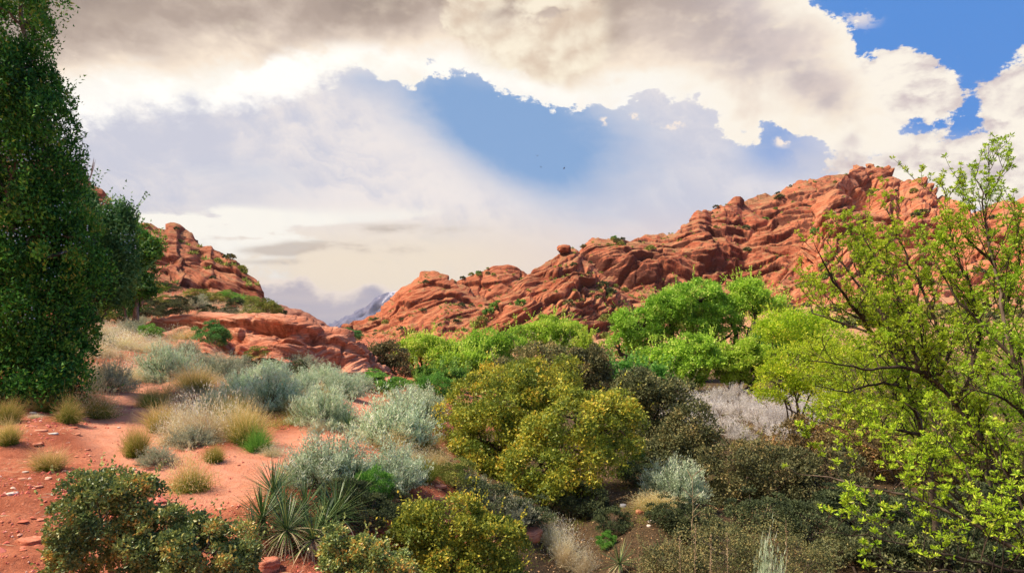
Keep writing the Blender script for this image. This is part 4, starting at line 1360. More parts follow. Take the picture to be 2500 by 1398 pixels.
bush('scrub_oak', 'smaller pale scrub oak at the bottom edge between yuccas and rounded oak', 'scrub oak', z0(880, d),
     [ell(870, 1365, 80, 50, d), ell(825, 1320, 28, 36, d), ell(930, 1390, 75, 40, d)],
     M_OAKG, 104, 110, 0.075, 12500, 0.034, 0.024, trunk_r=0.015, stems=5, n_branch=26, twigs=0.8, bark=M_TWIG, tone=0.12, sprigs=50)
d = 27.0
bush('dark_oak', 'dull olive oak peeking over the golden oak', 'scrub oak', z0(1335, d),
     [ell(1320, 885, 62, 45, d), ell(1270, 905, 60, 30, d), ell(1355, 905, 45, 40, d)], M_OAKD, 105, 110, 0.32, 15000, 0.085, 0.06, trunk_r=0.08, tone=0.15, sprigs=60)
bush('dark_oak', 'dark rounded oak standing right of the golden oak top', 'scrub oak', z0(1440, d),
     [ell(1436, 895, 46, 50, d), ell(1455, 935, 42, 40, d), ell(1415, 935, 35, 35, d)], M_OAKD, 106, 110, 0.32, 15000, 0.085, 0.06, trunk_r=0.08, sprigs=60)
d = 20.0
bush('dark_oak', 'dark oak behind the right crown of the golden oak', 'scrub oak', z0(1580, d),
     [ell(1560, 955, 58, 48, d), ell(1600, 1010, 70, 60, d), ell(1640, 960, 42, 36, d), ell(1570, 1060, 60, 60, d)], M_OAKD, 107, 180, 0.3, 24000, 0.075, 0.05, trunk_r=0.07, tone=0.05, sprigs=60)
d = 17.0
bush('dark_oak', 'rounded dark oak above the lone pale sagebrush', 'scrub oak', z0(1680, d),
     [ell(1690, 1050, 55, 66, d), ell(1650, 1110, 80, 62, d), ell(1705, 1110, 48, 58, d), ell(1600, 1130, 50, 50, d)], M_OAKD, 108, 190, 0.25, 26000, 0.062, 0.042, trunk_r=0.06, sprigs=60)
d = 15.5
bush('dark_oak', 'broad dark oak mass right of the lone pale sagebrush', 'scrub oak', z0(1850, d),
     [ell(1800, 1150, 95, 78, d), ell(1900, 1190, 110, 90, d), ell(1790, 1230, 80, 60, d), ell(2010, 1180, 100, 90, d), ell(1960, 1250, 110, 80, d)], M_OAKD, 109, 300, 0.24, 40000, 0.058, 0.04, trunk_r=0.06, sprigs=90, tone=0.03)
d = 18.5
bush('dark_oak', 'brownish oak with bare twigs before the boxelder shade', 'scrub oak', z0(1990, d),
     [ell(1960, 1075, 85, 50, d), ell(2060, 1085, 80, 56, d), ell(2140, 1110, 80, 60, d), ell(2260, 1150, 120, 90, d), ell(2400, 1180, 110, 100, d)], M_OAKB, 110, 260, 0.27, 34000, 0.065, 0.045, trunk_r=0.06, sprigs=90)
d = 33.0
bush('dark_oak', 'grey-green oak at the tip of the outcrop', 'scrub oak', z0(945, d),
     [ell(948, 868, 40, 30, d), ell(920, 885, 36, 28, d), ell(970, 895, 30, 30, d)], M_OAKD, 111, 90, 0.32, 11000, 0.09, 0.06, trunk_r=0.08, tone=0.08, sprigs=40)
d = 9.5
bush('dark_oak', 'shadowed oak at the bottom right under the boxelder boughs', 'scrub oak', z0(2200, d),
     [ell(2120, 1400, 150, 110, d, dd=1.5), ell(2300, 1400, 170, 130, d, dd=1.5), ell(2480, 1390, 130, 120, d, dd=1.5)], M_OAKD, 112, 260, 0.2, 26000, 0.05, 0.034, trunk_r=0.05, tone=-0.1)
for (px, py, rx, ry, d, lab) in ((1755, 1345, 110, 62, 8.5, 'twiggy small-leaved shrub with dried stalks at the bottom'), (1900, 1350, 110, 62, 8.8, 'twiggy small-leaved shrub between the white sagebrush and the boxelder'),
                                 (1640, 1380, 70, 40, 8.0, 'low twiggy shrub left of the dried stalks')):
    bush('twiggy_shrub', lab, 'shrub', z0(px, d), [ell(px, py, rx, ry, d), ell(px + 30, py + 30, rx * .8, ry, d)], M_OAKD, px, 150, 0.12, 7000, 0.026, 0.018, trunk_r=0.012, stems=9, n_branch=80, twigs=1.0, bark=M_TWIG, sprigs=160, tone=0.2)

# ------------------------------------------------------------------ cottonwoods in the valley
kw = dict(bark=M_BARKD, L=0.17, W=0.13, up=0.3, sprigs=120, zmin=-0.45)
d = 60.0
bush('cottonwood', 'largest old cottonwood with dark twisting limbs, bright spring green', 'tree', z0(1690, d),
     [ell(1690, 735, 78, 50, d), ell(1640, 760, 60, 45, d), ell(1745, 770, 60, 50, d), ell(1700, 800, 70, 40, d), ell(1560, 800, 60, 52, d), ell(1600, 840, 60, 40, d), ell(1525, 840, 30, 45, d), ell(1760, 820, 50, 35, d)],
     M_COTTON, 120, 290, 0.7, 64000, trunk_r=0.5, stems=8, n_branch=70, **kw)
bush('cottonwood', 'cottonwood with an arching bare limb on the right of the largest one', 'tree', z0(1800, d - 2),
     [ell(1830, 720, 46, 32, d), ell(1875, 748, 34, 26, d), ell(1815, 750, 30, 28, d)], M_COTTON, 121, 100, 0.6, 14000, trunk_r=0.35, stems=4, n_branch=30, **kw)
d = 50.0
bush('cottonwood', 'leafy lower cottonwood in front of the largest one', 'tree', z0(1660, d),
     [ell(1640, 905, 70, 55, d), ell(1700, 870, 60, 50, d), ell(1590, 900, 50, 40, d), ell(1690, 930, 40, 30, d)], M_COTTON, 122, 170, 0.56, 32000, trunk_r=0.25, stems=5, n_branch=40, tone=-0.12, **kw)
bush('cottonwood', 'rounded cottonwood to the right of the leafy lower one', 'tree', z0(1820, d),
     [ell(1815, 880, 65, 48, d), ell(1860, 900, 45, 45, d), ell(1790, 920, 40, 30, d)], M_COTTON, 123, 100, 0.5, 22000, trunk_r=0.25, stems=5, n_branch=40, tone=-0.05, **kw)
bush('cottonwood', 'deep green cottonwood in shade between the rounded one and the boxelder', 'tree', z0(1920, d),
     [ell(1910, 835, 70, 45, d, dd=4), ell(1950, 870, 60, 50, d)], M_COTTOND, 124, 120, 0.6, 18000, trunk_r=0.25, stems=4, n_branch=30, **kw)
d = 68.0
for i, (els, lab) in enumerate([
        ([(1330, 815, 62, 40), (1385, 825, 45, 38), (1270, 830, 48, 34), (1340, 850, 80, 30)], 'bright green cottonwood with the highest dome of the valley row'),
        ([(1185, 848, 62, 36), (1235, 850, 44, 32), (1200, 885, 60, 34)], 'bright green cottonwood in the middle of the valley row'),
        ([(1030, 862, 62, 34), (1075, 870, 50, 36), (1000, 860, 30, 26)], 'bright green cottonwood at the left end of the valley row'),
        ([(1110, 905, 50, 34), (1150, 900, 46, 36)], 'low cottonwood with a forked black trunk before the valley row')]):
    bush('cottonwood', lab, 'tree', z0(els[0][0], d - i * 3), [ell(a, b, c, e_, d - i * 3, 0.9) for a, b, c, e_ in els], M_COTTON, 130 + i, 110, 0.66, 24000,
         trunk_r=0.28, stems=5, n_branch=40, tone=(-0.05, 0, -0.02, -0.25)[i], group='cottonwoods in a row up the valley', **kw)
bush('cottonwood', 'small green sapling right of the valley row', 'tree', z0(1432, 64), [ell(1432, 850, 14, 22, 64)], M_COTTON, 139, 18, 0.5, 2200, trunk_r=0.08, stems=2, n_branch=8, **kw)
bush('green_shrub', 'dark green low tree under the forked trunk', 'shrub', z0(1090, 46), [ell(1090, 925, 50, 22, 46), ell(1040, 925, 30, 18, 46)], M_COTTOND, 140, 60, 0.4, 8000, trunk_r=0.1, stems=3, n_branch=16, **kw)
bush('green_shrub', 'rounded green shrub behind the dark oak and sagebrush', 'shrub', z0(1555, 38), [ell(1520, 915, 40, 25, 38), ell(1580, 925, 40, 28, 38)], M_COTTOND, 141, 60, 0.4, 8000, trunk_r=0.1, stems=3, n_branch=16, **kw)
kw = dict(bark=M_BARK, L=0.085, W=0.05, up=0.5)
for i, (px, els, d, lab) in enumerate([
        (1960, [(1930, 800, 80, 42), (2000, 820, 70, 50), (1880, 800, 30, 30)], 46, 'airy yellow-green tree beyond the field, tinged orange'),
        (1960, [(1960, 900, 90, 60), (1900, 940, 60, 50), (2040, 900, 80, 70)], 26, 'thin yellow-green thicket tree at the right of the dried field'),
        (2120, [(2100, 930, 120, 100), (2180, 1000, 120, 100), (2060, 1010, 80, 60), (2200, 880, 100, 60)], 20, 'olive-green thicket tree behind the leaning boxelder trunk'),
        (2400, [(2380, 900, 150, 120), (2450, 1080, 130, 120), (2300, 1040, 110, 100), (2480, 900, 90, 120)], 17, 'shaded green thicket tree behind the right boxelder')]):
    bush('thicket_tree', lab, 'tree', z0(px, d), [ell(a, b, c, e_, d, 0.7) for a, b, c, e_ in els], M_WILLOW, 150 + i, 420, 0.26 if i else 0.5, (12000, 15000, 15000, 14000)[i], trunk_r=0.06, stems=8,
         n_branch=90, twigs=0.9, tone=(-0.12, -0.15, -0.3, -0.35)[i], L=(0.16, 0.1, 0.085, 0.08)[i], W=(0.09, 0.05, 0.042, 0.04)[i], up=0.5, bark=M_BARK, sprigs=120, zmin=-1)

# ------------------------------------------------------------------ junipers
kj = dict(L=0.072, W=0.046, bark=M_TWIG, up=0.9, sprigs=240)
d = 13.5
rj = bush('juniper', 'tall dark green juniper with pale berries filling the upper left edge', 'juniper', z0(60, d),
          [ell(42, -40, 66, 110, d), ell(32, 90, 76, 110, d), ell(20, 230, 84, 110, d), ell(90, 310, 72, 90, d), ell(60, 430, 120, 110, d), ell(30, 560, 150, 130, d), ell(110, 640, 130, 120, d),
           ell(60, 740, 140, 120, d), ell(130, 820, 80, 100, d), ell(40, 870, 120, 90, d), ell(170, 900, 38, 60, d), ell(60, 935, 120, 50, d, dd=-.4), ell(150, 915, 56, 45, d, dd=-.4), ell(-70, 300, 60, 200, d), ell(-80, 750, 70, 200, d)],
          M_JUN, 160, 640, 0.34, 150000, trunk_r=0.10, stems=5, n_branch=70, twigs=0.35, zmin=-1.0, droop=0.5, squash=1.5, **kj)


def berries(r, els, n, seed):
    rng = np.random.default_rng(seed)
    e = np.asarray(els, float)
    clus, o_ = crown_points(e, max(8, n // 7), rng, (0.98, 1.1), -0.4)
    clus = clus[clus[:, 1] < e[:, 1].mean()]
    k = rng.integers(0, len(clus), n)
    c = clus[k] + rng.normal(size=(n, 3)) * 0.12
    s = 0.019
    V = np.array([(1, 0, 0), (-1, 0, 0), (0, 1, 0), (0, -1, 0), (0, 0, 1), (0, 0, -1)]) * s
    Fc = np.array([(0, 2, 4), (2, 1, 4), (1, 3, 4), (3, 0, 4), (2, 0, 5), (1, 2, 5), (3, 1, 5), (0, 3, 5)])
    VV = (c[:, None] + V[None]).reshape(-1, 3) - np.array(r.location)
    FF = (np.arange(n)[:, None, None] * 6 + Fc[None]).reshape(-1, 3)
    o = link('berries', mesh('berries', VV, FF, M_BERRY, smooth=True), r)
    o['kind'] = 'stuff'


berries(rj, [ell(60, 430, 112, 105, d), ell(30, 560, 140, 125, d), ell(110, 640, 120, 115, d), ell(60, 740, 130, 115, d)], 520, 3)
d = 15.5
r2 = bush('juniper', 'middle juniper, bluish green and drooping, dotted with berries', 'juniper', z0(150, d),
          [ell(215, 600, 56, 62, d), ell(240, 650, 70, 90, d), ell(290, 570, 20, 40, d), ell(275, 620, 36, 44, d), ell(190, 520, 26, 40, d), ell(220, 720, 56, 60, d)],
          M_JUN2, 161, 190, 0.32, 54000, trunk_r=0.1, stems=4, n_branch=40, twigs=0.4, droop=0.4, squash=1.5, **kj)
berries(r2, [ell(225, 560, 58, 76, d), ell(240, 640, 70, 95, d), ell(285, 600, 33, 58, d)], 260, 4)
d = 30.0
bush('juniper', 'small dark juniper nearest to the far cliffs', 'juniper', z0(318, d), [ell(325, 640, 36, 56, d), ell(345, 700, 34, 30, d), ell(285, 715, 50, 46, d), ell(358, 620, 22, 30, d), ell(322, 575, 15, 32, d), ell(342, 596, 16, 24, d), ell(310, 690, 40, 50, d)],
     M_JUN, 162, 170, 0.32, 26000, 0.14, 0.07, trunk_r=0.12, sprigs=260, stems=3, n_branch=30, droop=0.3, squash=1.0, bark=M_TWIG)

# ------------------------------------------------------------------ boxelders: long curving boughs, leaf tufts at every node
def leaf_tuft(rng, n=8, L=0.046):
    g = Geo()
    d = sphere_dirs(n, rng, -0.15)
    a = unit(d + np.array([0, 0, 0.25]))
    g.leaves(a * 0.006, a, L * rng.uniform(0.65, 1.2, n), L * 0.34, rng, np.clip(rng.beta(3, 2, n) + rng.normal() * 0.1, 0, 1), fold=0.2)
    a2 = unit(d[:4] + rng.normal(size=(4, 3)) * 0.5)
    g.leaves(a * 0.02 if n == 4 else a[:4] * 0.02, a2, L * 0.6, L * 0.25, rng)
    return g


TUFTS = [leaf_tuft(np.random.default_rng(400 + i), 7 + i % 3) for i in range(6)]
TUFT_ME = [g.build('leaf_cluster', M_ELDER) for g in TUFTS]


def rotmats(rng, n, tilt=0.5):
    """random rotations that keep 'up' roughly up"""
    up = unit(np.array([0, 0, 1.0]) + rng.normal(size=(n, 3)) * tilt)
    x = unit(np.cross(rng.normal(size=(n, 3)), up))
    y = np.cross(up, x)
    return np.stack([x, y, up], 2)


def boxelder(label, limbs, seed, n_single=75, r0=0.05, density=1.0, leaf=1.0, tone=0.0, lift=0.55, kid=1.0):
    """limbs: lists of (px, py, d); each bough sends up shoots, each shoot carries tufts"""
    rng = np.random.default_rng(seed)
    P0 = [np.array([P(*k) for k in l]) for l in limbs]
    b = P0[0][0]
    foot = np.array([b[0] + 0.12, b[1], ground(b[0], b[1])[0] - 0.1])
    rt = root('boxelder', tuple(foot), label, 'tree', 'boxelders at the right edge')
    P0[0] = np.concatenate([[foot], P0[0]])
    gt, gb = Geo(), Geo()
    shoots = []

    def smooth(pts, n):
        s = np.concatenate([[0], np.cumsum(np.linalg.norm(np.diff(pts, axis=0), axis=1))])
        u = np.linspace(0, s[-1], n)
        q = np.stack([np.interp(u, s, pts[:, i]) for i in range(3)], 1)
        for _ in range(3):
            q[1:-1] = q[1:-1] * .5 + (q[:-2] + q[2:]) * .25
        return q

    tips = []
    for i, pts in enumerate(P0):
        L = np.linalg.norm(np.diff(pts, axis=0), axis=1).sum()
        n = max(8, int(L / 0.12))
        q = smooth(pts, n)
        q[1:-1] += rng.normal(size=(n - 2, 3)) * 0.011
        ra = r0 if i == 0 else r0 * 0.5
        rad = np.linspace(ra, ra * 0.16, n)
        (gt if i == 0 else gb).tube(q, rad, 7 if i == 0 else 5)
        t = unit(np.gradient(q, axis=0))
        st = int(n * (0.3 if i == 0 else 0.12))
        k = st
        while k < n - 1:
            shoots.append((q[k], t[k], L * rng.uniform(0.16, 0.36) * (1.15 - 0.5 * k / n), rad[k] * 0.55, 1))
            k += 1 if rng.random() < 0.65 * density else 2
        tips.append((q[-1], t[-1]))
        shoots.append((q[-1], t[-1], min(L * 0.08, 0.3), rad[-1], 1))
    C = []
    for (p, t, L, r, lev) in shoots:
        stack = [(p, t, min(L, 0.78), r, lev)]
        while stack:
            p, t, L, r, lev = stack.pop()
            side = unit(rng.normal(size=3) * np.array([1, 0.8, 0.5]))
            dr = unit(t * 0.55 + side * 0.75 + np.array([0, 0, lift]))
            m_ = max(4, int(L / 0.07))
            q = [p]
            for s in range(m_):
                dr = unit(dr + rng.normal(size=3) * 0.13 + np.array([0, 0, 0.07]))
                q.append(q[-1] + dr * L / m_)
            q = np.array(q)
            gb.tube(q, np.linspace(max(r, 0.004), 0.0016, len(q)), 3)
            tq = unit(np.gradient(q, axis=0))
            if lev < 3 and L > 0.22:
                for s in range(1, len(q) - 1):
                    if rng.random() < 0.5 * kid:
                        stack.append((q[s], tq[s], L * rng.uniform(0.3, 0.55), r * 0.5, lev + 1))
            for s in range(2, len(q)):
                if rng.random() < (0.5 if lev == 1 else 0.7) * density * 0.8:
                    C.append(q[s] + rng.normal(size=3) * 0.008)
            C.append(q[-1])
    C = np.array(C)
    print('TUFTS', len(C))
    link('trunk', _shift(gt, foot).build('trunk', M_BARK, True), rt)
    link('branches', _shift(gb, foot).build('branches', M_BARKD, True), rt)
    n = len(C)
    Rm = rotmats(rng, n)
    sc_ = rng.uniform(0.6, 1.25, n) * leaf
    near = np.argsort(C[:, 1] - sc_ * 2)[:n_single]
    single = np.zeros(n, bool)
    single[near] = True
    for k in near:
        o = bpy.data.objects.new('leaf_cluster', TUFT_ME[k % 6])
        COL.objects.link(o)
        o.parent = rt
        M4 = Matrix.Translation(Vector(C[k] - foot)) @ Matrix(Rm[k].tolist()).to_4x4() @ Matrix.Scale(float(sc_[k]), 4)
        o.matrix_basis = M4
    g = Geo()
    for v in range(6):
        sel = np.nonzero(~single & (np.arange(n) % 6 == v))[0]
        if not len(sel):
            continue
        Vp = np.concatenate(TUFTS[v].V)
        Fp = np.concatenate(TUFTS[v].F4)
        Tp = np.concatenate(TUFTS[v].T)
        VV = np.einsum('nij,mj->nmi', Rm[sel] * sc_[sel][:, None, None], Vp) + (C[sel] - foot)[:, None]
        FF = Fp[None] + (np.arange(len(sel)) * len(Vp))[:, None, None]
        TT = np.clip(Tp[None] + rng.normal(size=(len(sel), 1)) * 0.12 + tone, 0, 1)
        g.add(VV.reshape(-1, 3), FF.reshape(-1, 4), TT.ravel())
    o = link('foliage', g.build('foliage', M_ELDER), rt)
    o['kind'] = 'stuff'
    return n


def _shift(g, off):
    g.V = [v - off for v in g.V]
    return g


def pl(d, *pts):
    """polyline at distance d (or drifting to d2)"""
    d0, d1 = d if isinstance(d, tuple) else (d, d)
    n = len(pts)
    return [(x, y, d0 + (d1 - d0) * i / max(1, n - 1)) for i, (x, y) in enumerate(pts)]


nB = []
nB.append(boxelder('leaning boxelder whose grey trunk slants up and across to the upper left, young lime leaves', [
    pl((7.6, 8.4), (2590, 1320), (2450, 1130), (2330, 990), (2290, 935), (2200, 860), (2130, 815), (2050, 785), (1985, 765)),
    pl((8.0, 8.6), (2290, 935), (2300, 850), (2280, 760), (2240, 680), (2200, 600), (2165, 510)),
    pl((8.2, 9.0), (2200, 860), (2150, 760), (2090, 690), (2040, 620), (2000, 570)),
    pl((8.3, 7.8), (2130, 815), (2070, 740), (2020, 660), (1990, 600)),
    pl((7.8, 8.2), (2330, 990), (2380, 900), (2390, 800), (2370, 700), (2330, 600), (2312, 530), (2308, 475)),
    pl((8.0, 7.4), (2290, 935), (2230, 890), (2120, 905), (2040, 885), (1975, 880)),
    pl((8.1, 8.8), (2240, 905), (2230, 800), (2190, 700), (2130, 620), (2095, 540))], 501, 110, 0.055, density=1.35, leaf=0.92, tone=0.0, kid=1.2))
nB.append(boxelder('upright boxelder at the very edge with the tallest leafy shoots against the clouds', [
    pl((7.2, 8.0), (2600, 1250), (2540, 1050), (2470, 870), (2450, 760), (2430, 650), (2412, 580), (2400, 510), (2392, 450)),
    pl((7.6, 8.2), (2470, 870), (2400, 800), (2340, 740), (2290, 650), (2250, 575)),
    pl((7.7, 7.7), (2450, 760), (2490, 650), (2492, 580), (2488, 520)),
    pl((7.8, 8.0), (2430, 650), (2370, 590), (2325, 530)),
    pl((7.4, 7.0), (2540, 1050), (2470, 980), (2420, 960), (2350, 950)),
    pl((7.5, 8.5), (2500, 940), (2430, 900), (2330, 880), (2250, 850))], 502, 80, 0.045, density=1.3, leaf=0.92, lift=0.75, kid=1.1))
nB.append(boxelder('darker-trunked boxelder behind the leaning one', [
    pl((11, 11), (2275, 1150), (2235, 1000), (2205, 900), (2165, 800), (2115, 710), (2085, 640)),
    pl((11, 11.5), (2205, 900), (2230, 780), (2250, 680), (2262, 590)),
    pl((11, 10.4), (2165, 800), (2080, 770), (2010, 720)),
    pl((11, 11.5), (2235, 1000), (2300, 900), (2340, 820), (2400, 760), (2450, 700)),
    pl((11, 10.6), (2220, 950), (2150, 930), (2060, 960), (1990, 940)),
    pl((11, 11), (2250, 1060), (2160, 1040), (2080, 1050), (1990, 1030))], 503, 30, 0.06, density=1.6, leaf=1.0, tone=-0.08, kid=1.2))
nB.append(boxelder('nearest boxelder boughs spreading over the dark lower corner', [
    pl((5.4, 6.0), (2640, 1460), (2500, 1340), (2350, 1262), (2200, 1205), (2080, 1180), (1985, 1160)),
    pl((5.6, 6.4), (2500, 1340), (2400, 1200), (2330, 1110), (2290, 1040), (2268, 985)),
    pl((5.5, 5.2), (2600, 1430), (2450, 1385), (2250, 1340), (2110, 1300), (2010, 1300)),
    pl((5.8, 6.6), (2350, 1262), (2250, 1160), (2160, 1100), (2110, 1075)),
    pl((5.4, 5.8), (2560, 1400), (2500, 1250), (2450, 1150), (2430, 1060)),
    pl((5.3, 5.0), (2520, 1440), (2380, 1395), (2230, 1400), (2120, 1380)),
    pl((5.6, 6.0), (2440, 1300), (2330, 1200), (2210, 1130), (2140, 1150))], 504, 80, 0.032, density=1.15, leaf=0.92, tone=0.0, kid=1.0))
print('tufts', nB)

# ------------------------------------------------------------------ yuccas: every blade of the near rosettes is a piece of its own
def yblade(seed, mat, bend):
    rng = np.random.default_rng(seed)
    n = 6
    t = np.linspace(0, 1, n)
    w = 0.0048 * np.minimum(1, 0.7 + t * 2) * (1 - t ** 3) + 0.0006
    cx = t * 1.0
    cz = -bend * t * t
    V = np.concatenate([np.stack([cx, -w, cz + w * .6], 1), np.stack([cx, 0 * w, cz], 1), np.stack([cx, w, cz + w * .6], 1)])
    q = np.array([(i, i + 1, n + i + 1, n + i) for i in range(n - 1)] + [(n + i, n + i + 1, 2 * n + i + 1, 2 * n + i) for i in range(n - 1)])
    return mesh('leaf', V, q, mat, {'tone': np.full(len(V), rng.random())}, smooth=False)


YB = [yblade(i, M_YUC, 0.02 + 0.05 * (i % 3)) for i in range(8)]
YD = [yblade(20 + i, M_YUCD, 0.25 + 0.12 * i) for i in range(4)]


def yucca(px, py, d, wpx, label, seed, n=80, dry=0.2, tilt=0.0, group='yuccas beside the trail', single=True):
    rng = np.random.default_rng(seed)
    d = hit(px, py + wpx * 0.22)[1]
    c = P(px, py, d)
    gz_ = ground(c[0], c[1])[0]
    rt = root('yucca', (c[0], c[1], gz_ - 0.02), label, 'yucca', group)
    g = Geo()
    g.tube([(0, 0, -0.05), (0.01, 0, (c[2] - gz_) * .5), (0, 0, c[2] - gz_)], [0.05, 0.04, 0.035], 7)
    link('trunk', g.build('trunk', M_DEAD, True), rt)
    R = wpx * 0.45 * d / F
    n = int(n * 1.5)
    for k in range(n):
        isdry = k < n * dry
        z = rng.uniform(-1.0, -0.1 if dry < 0.3 else 0.4) if isdry else rng.uniform(-0.25, 1.0) ** 1
        az_ = rng.uniform(0, 2 * math.pi)
        pitch = math.asin(np.clip(z, -1, 1))
        L = R * rng.uniform(0.85, 1.15)
        me = rng.choice(YD) if isdry else rng.choice(YB)
        Mx = Matrix.Translation((0, 0, c[2] - gz_)) @ Matrix.Rotation(az_, 4, 'Z') @ Matrix.Rotation(-pitch + tilt * math.cos(az_), 4, 'Y') @ Matrix.Translation((0.02, 0, 0)) @ Matrix.Diagonal((L, 1.0 * L / .42, L, 1))
        o = bpy.data.objects.new('leaf', me)
        COL.objects.link(o)
        o.parent = rt
        o.matrix_basis = Mx
    return rt


for a_ in [(668, 1198, 0, 190, 'upright green yucca nearest the trail, standing above the others', 601, 120, 0.12),
           (640, 1262, 0, 200, 'green yucca rosette leaning out over the red bank', 602, 110, 0.1),
           (700, 1290, 0, 215, 'yucca with a skirt of long bleached drooping blades', 603, 160, 0.55),
           (765, 1312, 0, 200, 'yucca beside the one with the bleached skirt, blades fanning to the right', 604, 130, 0.45),
           (820, 1250, 0, 200, 'dark yucca behind the two skirted ones', 605, 110, 0.2),
           (745, 1235, 0, 180, 'yucca in the middle of the cluster, half hidden', 612, 90, 0.2),
           (872, 1180, 0, 170, 'dark upright yucca rising between the two front sagebrushes', 606, 90, 0.2),
           (690, 1240, 0, 190, 'yucca between the upright one and the middle one', 613, 110, 0.2),
           (790, 1275, 0, 190, 'yucca tucked behind the right skirted one', 614, 110, 0.2),
           (620, 1300, 0, 170, 'low yucca at the left foot of the cluster', 615, 90, 0.2),
           (850, 1225, 0, 180, 'dark yucca at the right end of the cluster', 616, 90, 0.2),
           (735, 1165, 0, 140, 'small yucca under the left front sagebrush', 607, 70, 0.15),
           (850, 1035, 0, 90, 'green yucca at the foot of the round silvery sagebrush, lower of two', 608, 70, 0.1),
           (838, 995, 0, 84, 'green yucca with a bleached tuft beside it, upper of two', 609, 70, 0.3),
           (1512, 1372, 0, 130, 'dark yucca in the gully at the bottom edge', 610, 70, 0.2),
           (1612, 1352, 0, 110, 'sparse yucca right of the dark gully one', 611, 50, 0.3)]:
    yucca(*a_)

# ------------------------------------------------------------------ stones and slabs
M_STONE = rockmat('trail_stone', lin(190, 104, 76), lin(130, 66, 48), lin(222, 158, 130), 0.02, 0.15, (0, 0), 0.5)
M_STONEG = rockmat('river_stone', lin(120, 124, 132), lin(84, 88, 96), lin(160, 160, 164), 0.02, 0.1, (0, 0), 0.3)
M_STONEW = rockmat('pale_stone', lin(206, 186, 172), lin(160, 132, 118), lin(232, 220, 208), 0.02, 0.1, (0, 0), 0.3)


def stone(px, py, wpx, hpx, label, mat=None, group=None, seed=1, flat=0.3):
    p = at(px, py)
    k = p[1] / F
    w, h = wpx * k / 2, hpx * k / 2
    return boulder('stone', seed, w, w * 0.8, max(h, 0.01), mat or M_STONE, label, 'stone', (p[0], p[1], p[2] + h * 0.25), seed * 1.3, flat, 12, 0.25, group)


stone(78, 1330, 62, 22, 'flat pale orange slab lying on the bedrock at the lower left', M_STONE, seed=31, flat=0.55)
stone(655, 1385, 52, 50, 'pinkish-red boulder between the scrub oak and the yuccas', M_STONE, seed=32)
stone(1522, 1240, 18, 12, 'blue-grey stone on the gravelly knoll', M_STONEG, seed=33)
stone(1563, 1252, 22, 14, 'reddish round stone beside the blue-grey one', M_STONE, seed=34)
stone(1584, 1284, 12, 8, 'small white stone on the knoll', M_STONEW, seed=35)
stone(1590, 1268, 18, 6, 'flat pale stone behind the small white one', M_STONEW, seed=36)
stone(1295, 1310, 60, 40, 'dark red boulder in the gully under the golden oak', M_STONE, seed=37)
stone(1065, 1205, 44, 14, 'flat red ledge stone by the dead brush, lower one', M_STONE, seed=38, flat=.5)
stone(1075, 1185, 30, 12, 'flat red ledge stone by the dead brush, upper one', M_STONE, seed=39, flat=.5)
stone(1040, 1225, 40, 18, 'red rock just above the rounded bottom oak', M_STONE, seed=40)
stone(905, 1040, 24, 12, 'step stone in the trail by the lower green yucca', M_STONE, seed=41, flat=.5)
stone(912, 1022, 18, 9, 'smaller step stone further up the trail', M_STONE, seed=42, flat=.5)
stone(866, 1064, 22, 9, 'pale flat stone at the trail fork', M_STONEW, seed=43, flat=.5)
for i, (px, py, w, h) in enumerate([(325, 1128, 16, 9), (337, 1118, 18, 9), (367, 1160, 12, 7), (100, 1065, 30, 8), (130, 1072, 22, 6), (92, 1092, 26, 7), (178, 1045, 22, 6), (190, 1065, 14, 5), (80, 1005, 14, 8), (68, 1048, 9, 6),
                                    (88, 1048, 6, 5), (213, 1098, 14, 5), (290, 1038, 9, 4), (300, 1017, 10, 4), (540, 945, 7, 5), (55, 1172, 20, 7), (30, 1210, 26, 9), (516, 1208, 10, 4), (545, 1215, 16, 4), (470, 1218, 10, 5),
                                    (62, 1150, 14, 5), (95, 1190, 18, 6), (572, 1105, 6, 4), (583, 1118, 7, 5), (300, 1160, 12, 5)]):
    stone(px, py, w, h, 'loose flat reddish stone lying on the red soil or trail', M_STONE if i % 4 else M_STONEW, 'loose stones on the soil', 50 + i, 0.4)


def scatter_stuff(name, label, n, region, builder, mat, seed, keep=None):
    """many tiny pieces on the ground, one object"""
    rng = np.random.default_rng(seed)
    px = rng.uniform(region[0], region[1], n)
    dd_ = np.exp(rng.uniform(math.log(region[2]), math.log(region[3]), n))
    x = (px - CX) / F * dd_
    if keep is not None:
        k = keep(px, dd_, x, rng)
        px, dd_, x = px[k], dd_[k], x[k]
    z = ground(x, dd_)
    g = Geo()
    builder(g, np.stack([x, dd_, z], 1), rng)
    o = link(name, g.build(name, mat))
    tag(o, label, None, None, 'stuff')
    return o


def pebbles(g, c, rng):
    n = len(c)
    B = np.array([(1, 0, 0), (0, 1, 0), (-1, 0, 0), (0, -1, 0), (.1, .1, .8), (0, 0, -.5)])
    Fc = np.array([(0, 1, 4), (1, 2, 4), (2, 3, 4), (3, 0, 4), (1, 0, 5), (2, 1, 5), (3, 2, 5), (0, 3, 5)])
    s = 0.010 * rng.lognormal(0, 0.6, n) * np.sqrt(c[:, 1] / 8)
    V = B[None] * rng.uniform(0.6, 1.3, (n, 6, 3)) * s[:, None, None] + c[:, None] + np.array([0, 0, 0.003])
    g.add(V.reshape(-1, 3), (Fc[None] + (np.arange(n) * 6)[:, None, None]).reshape(-1, 3), np.repeat(rng.random(n), 6))


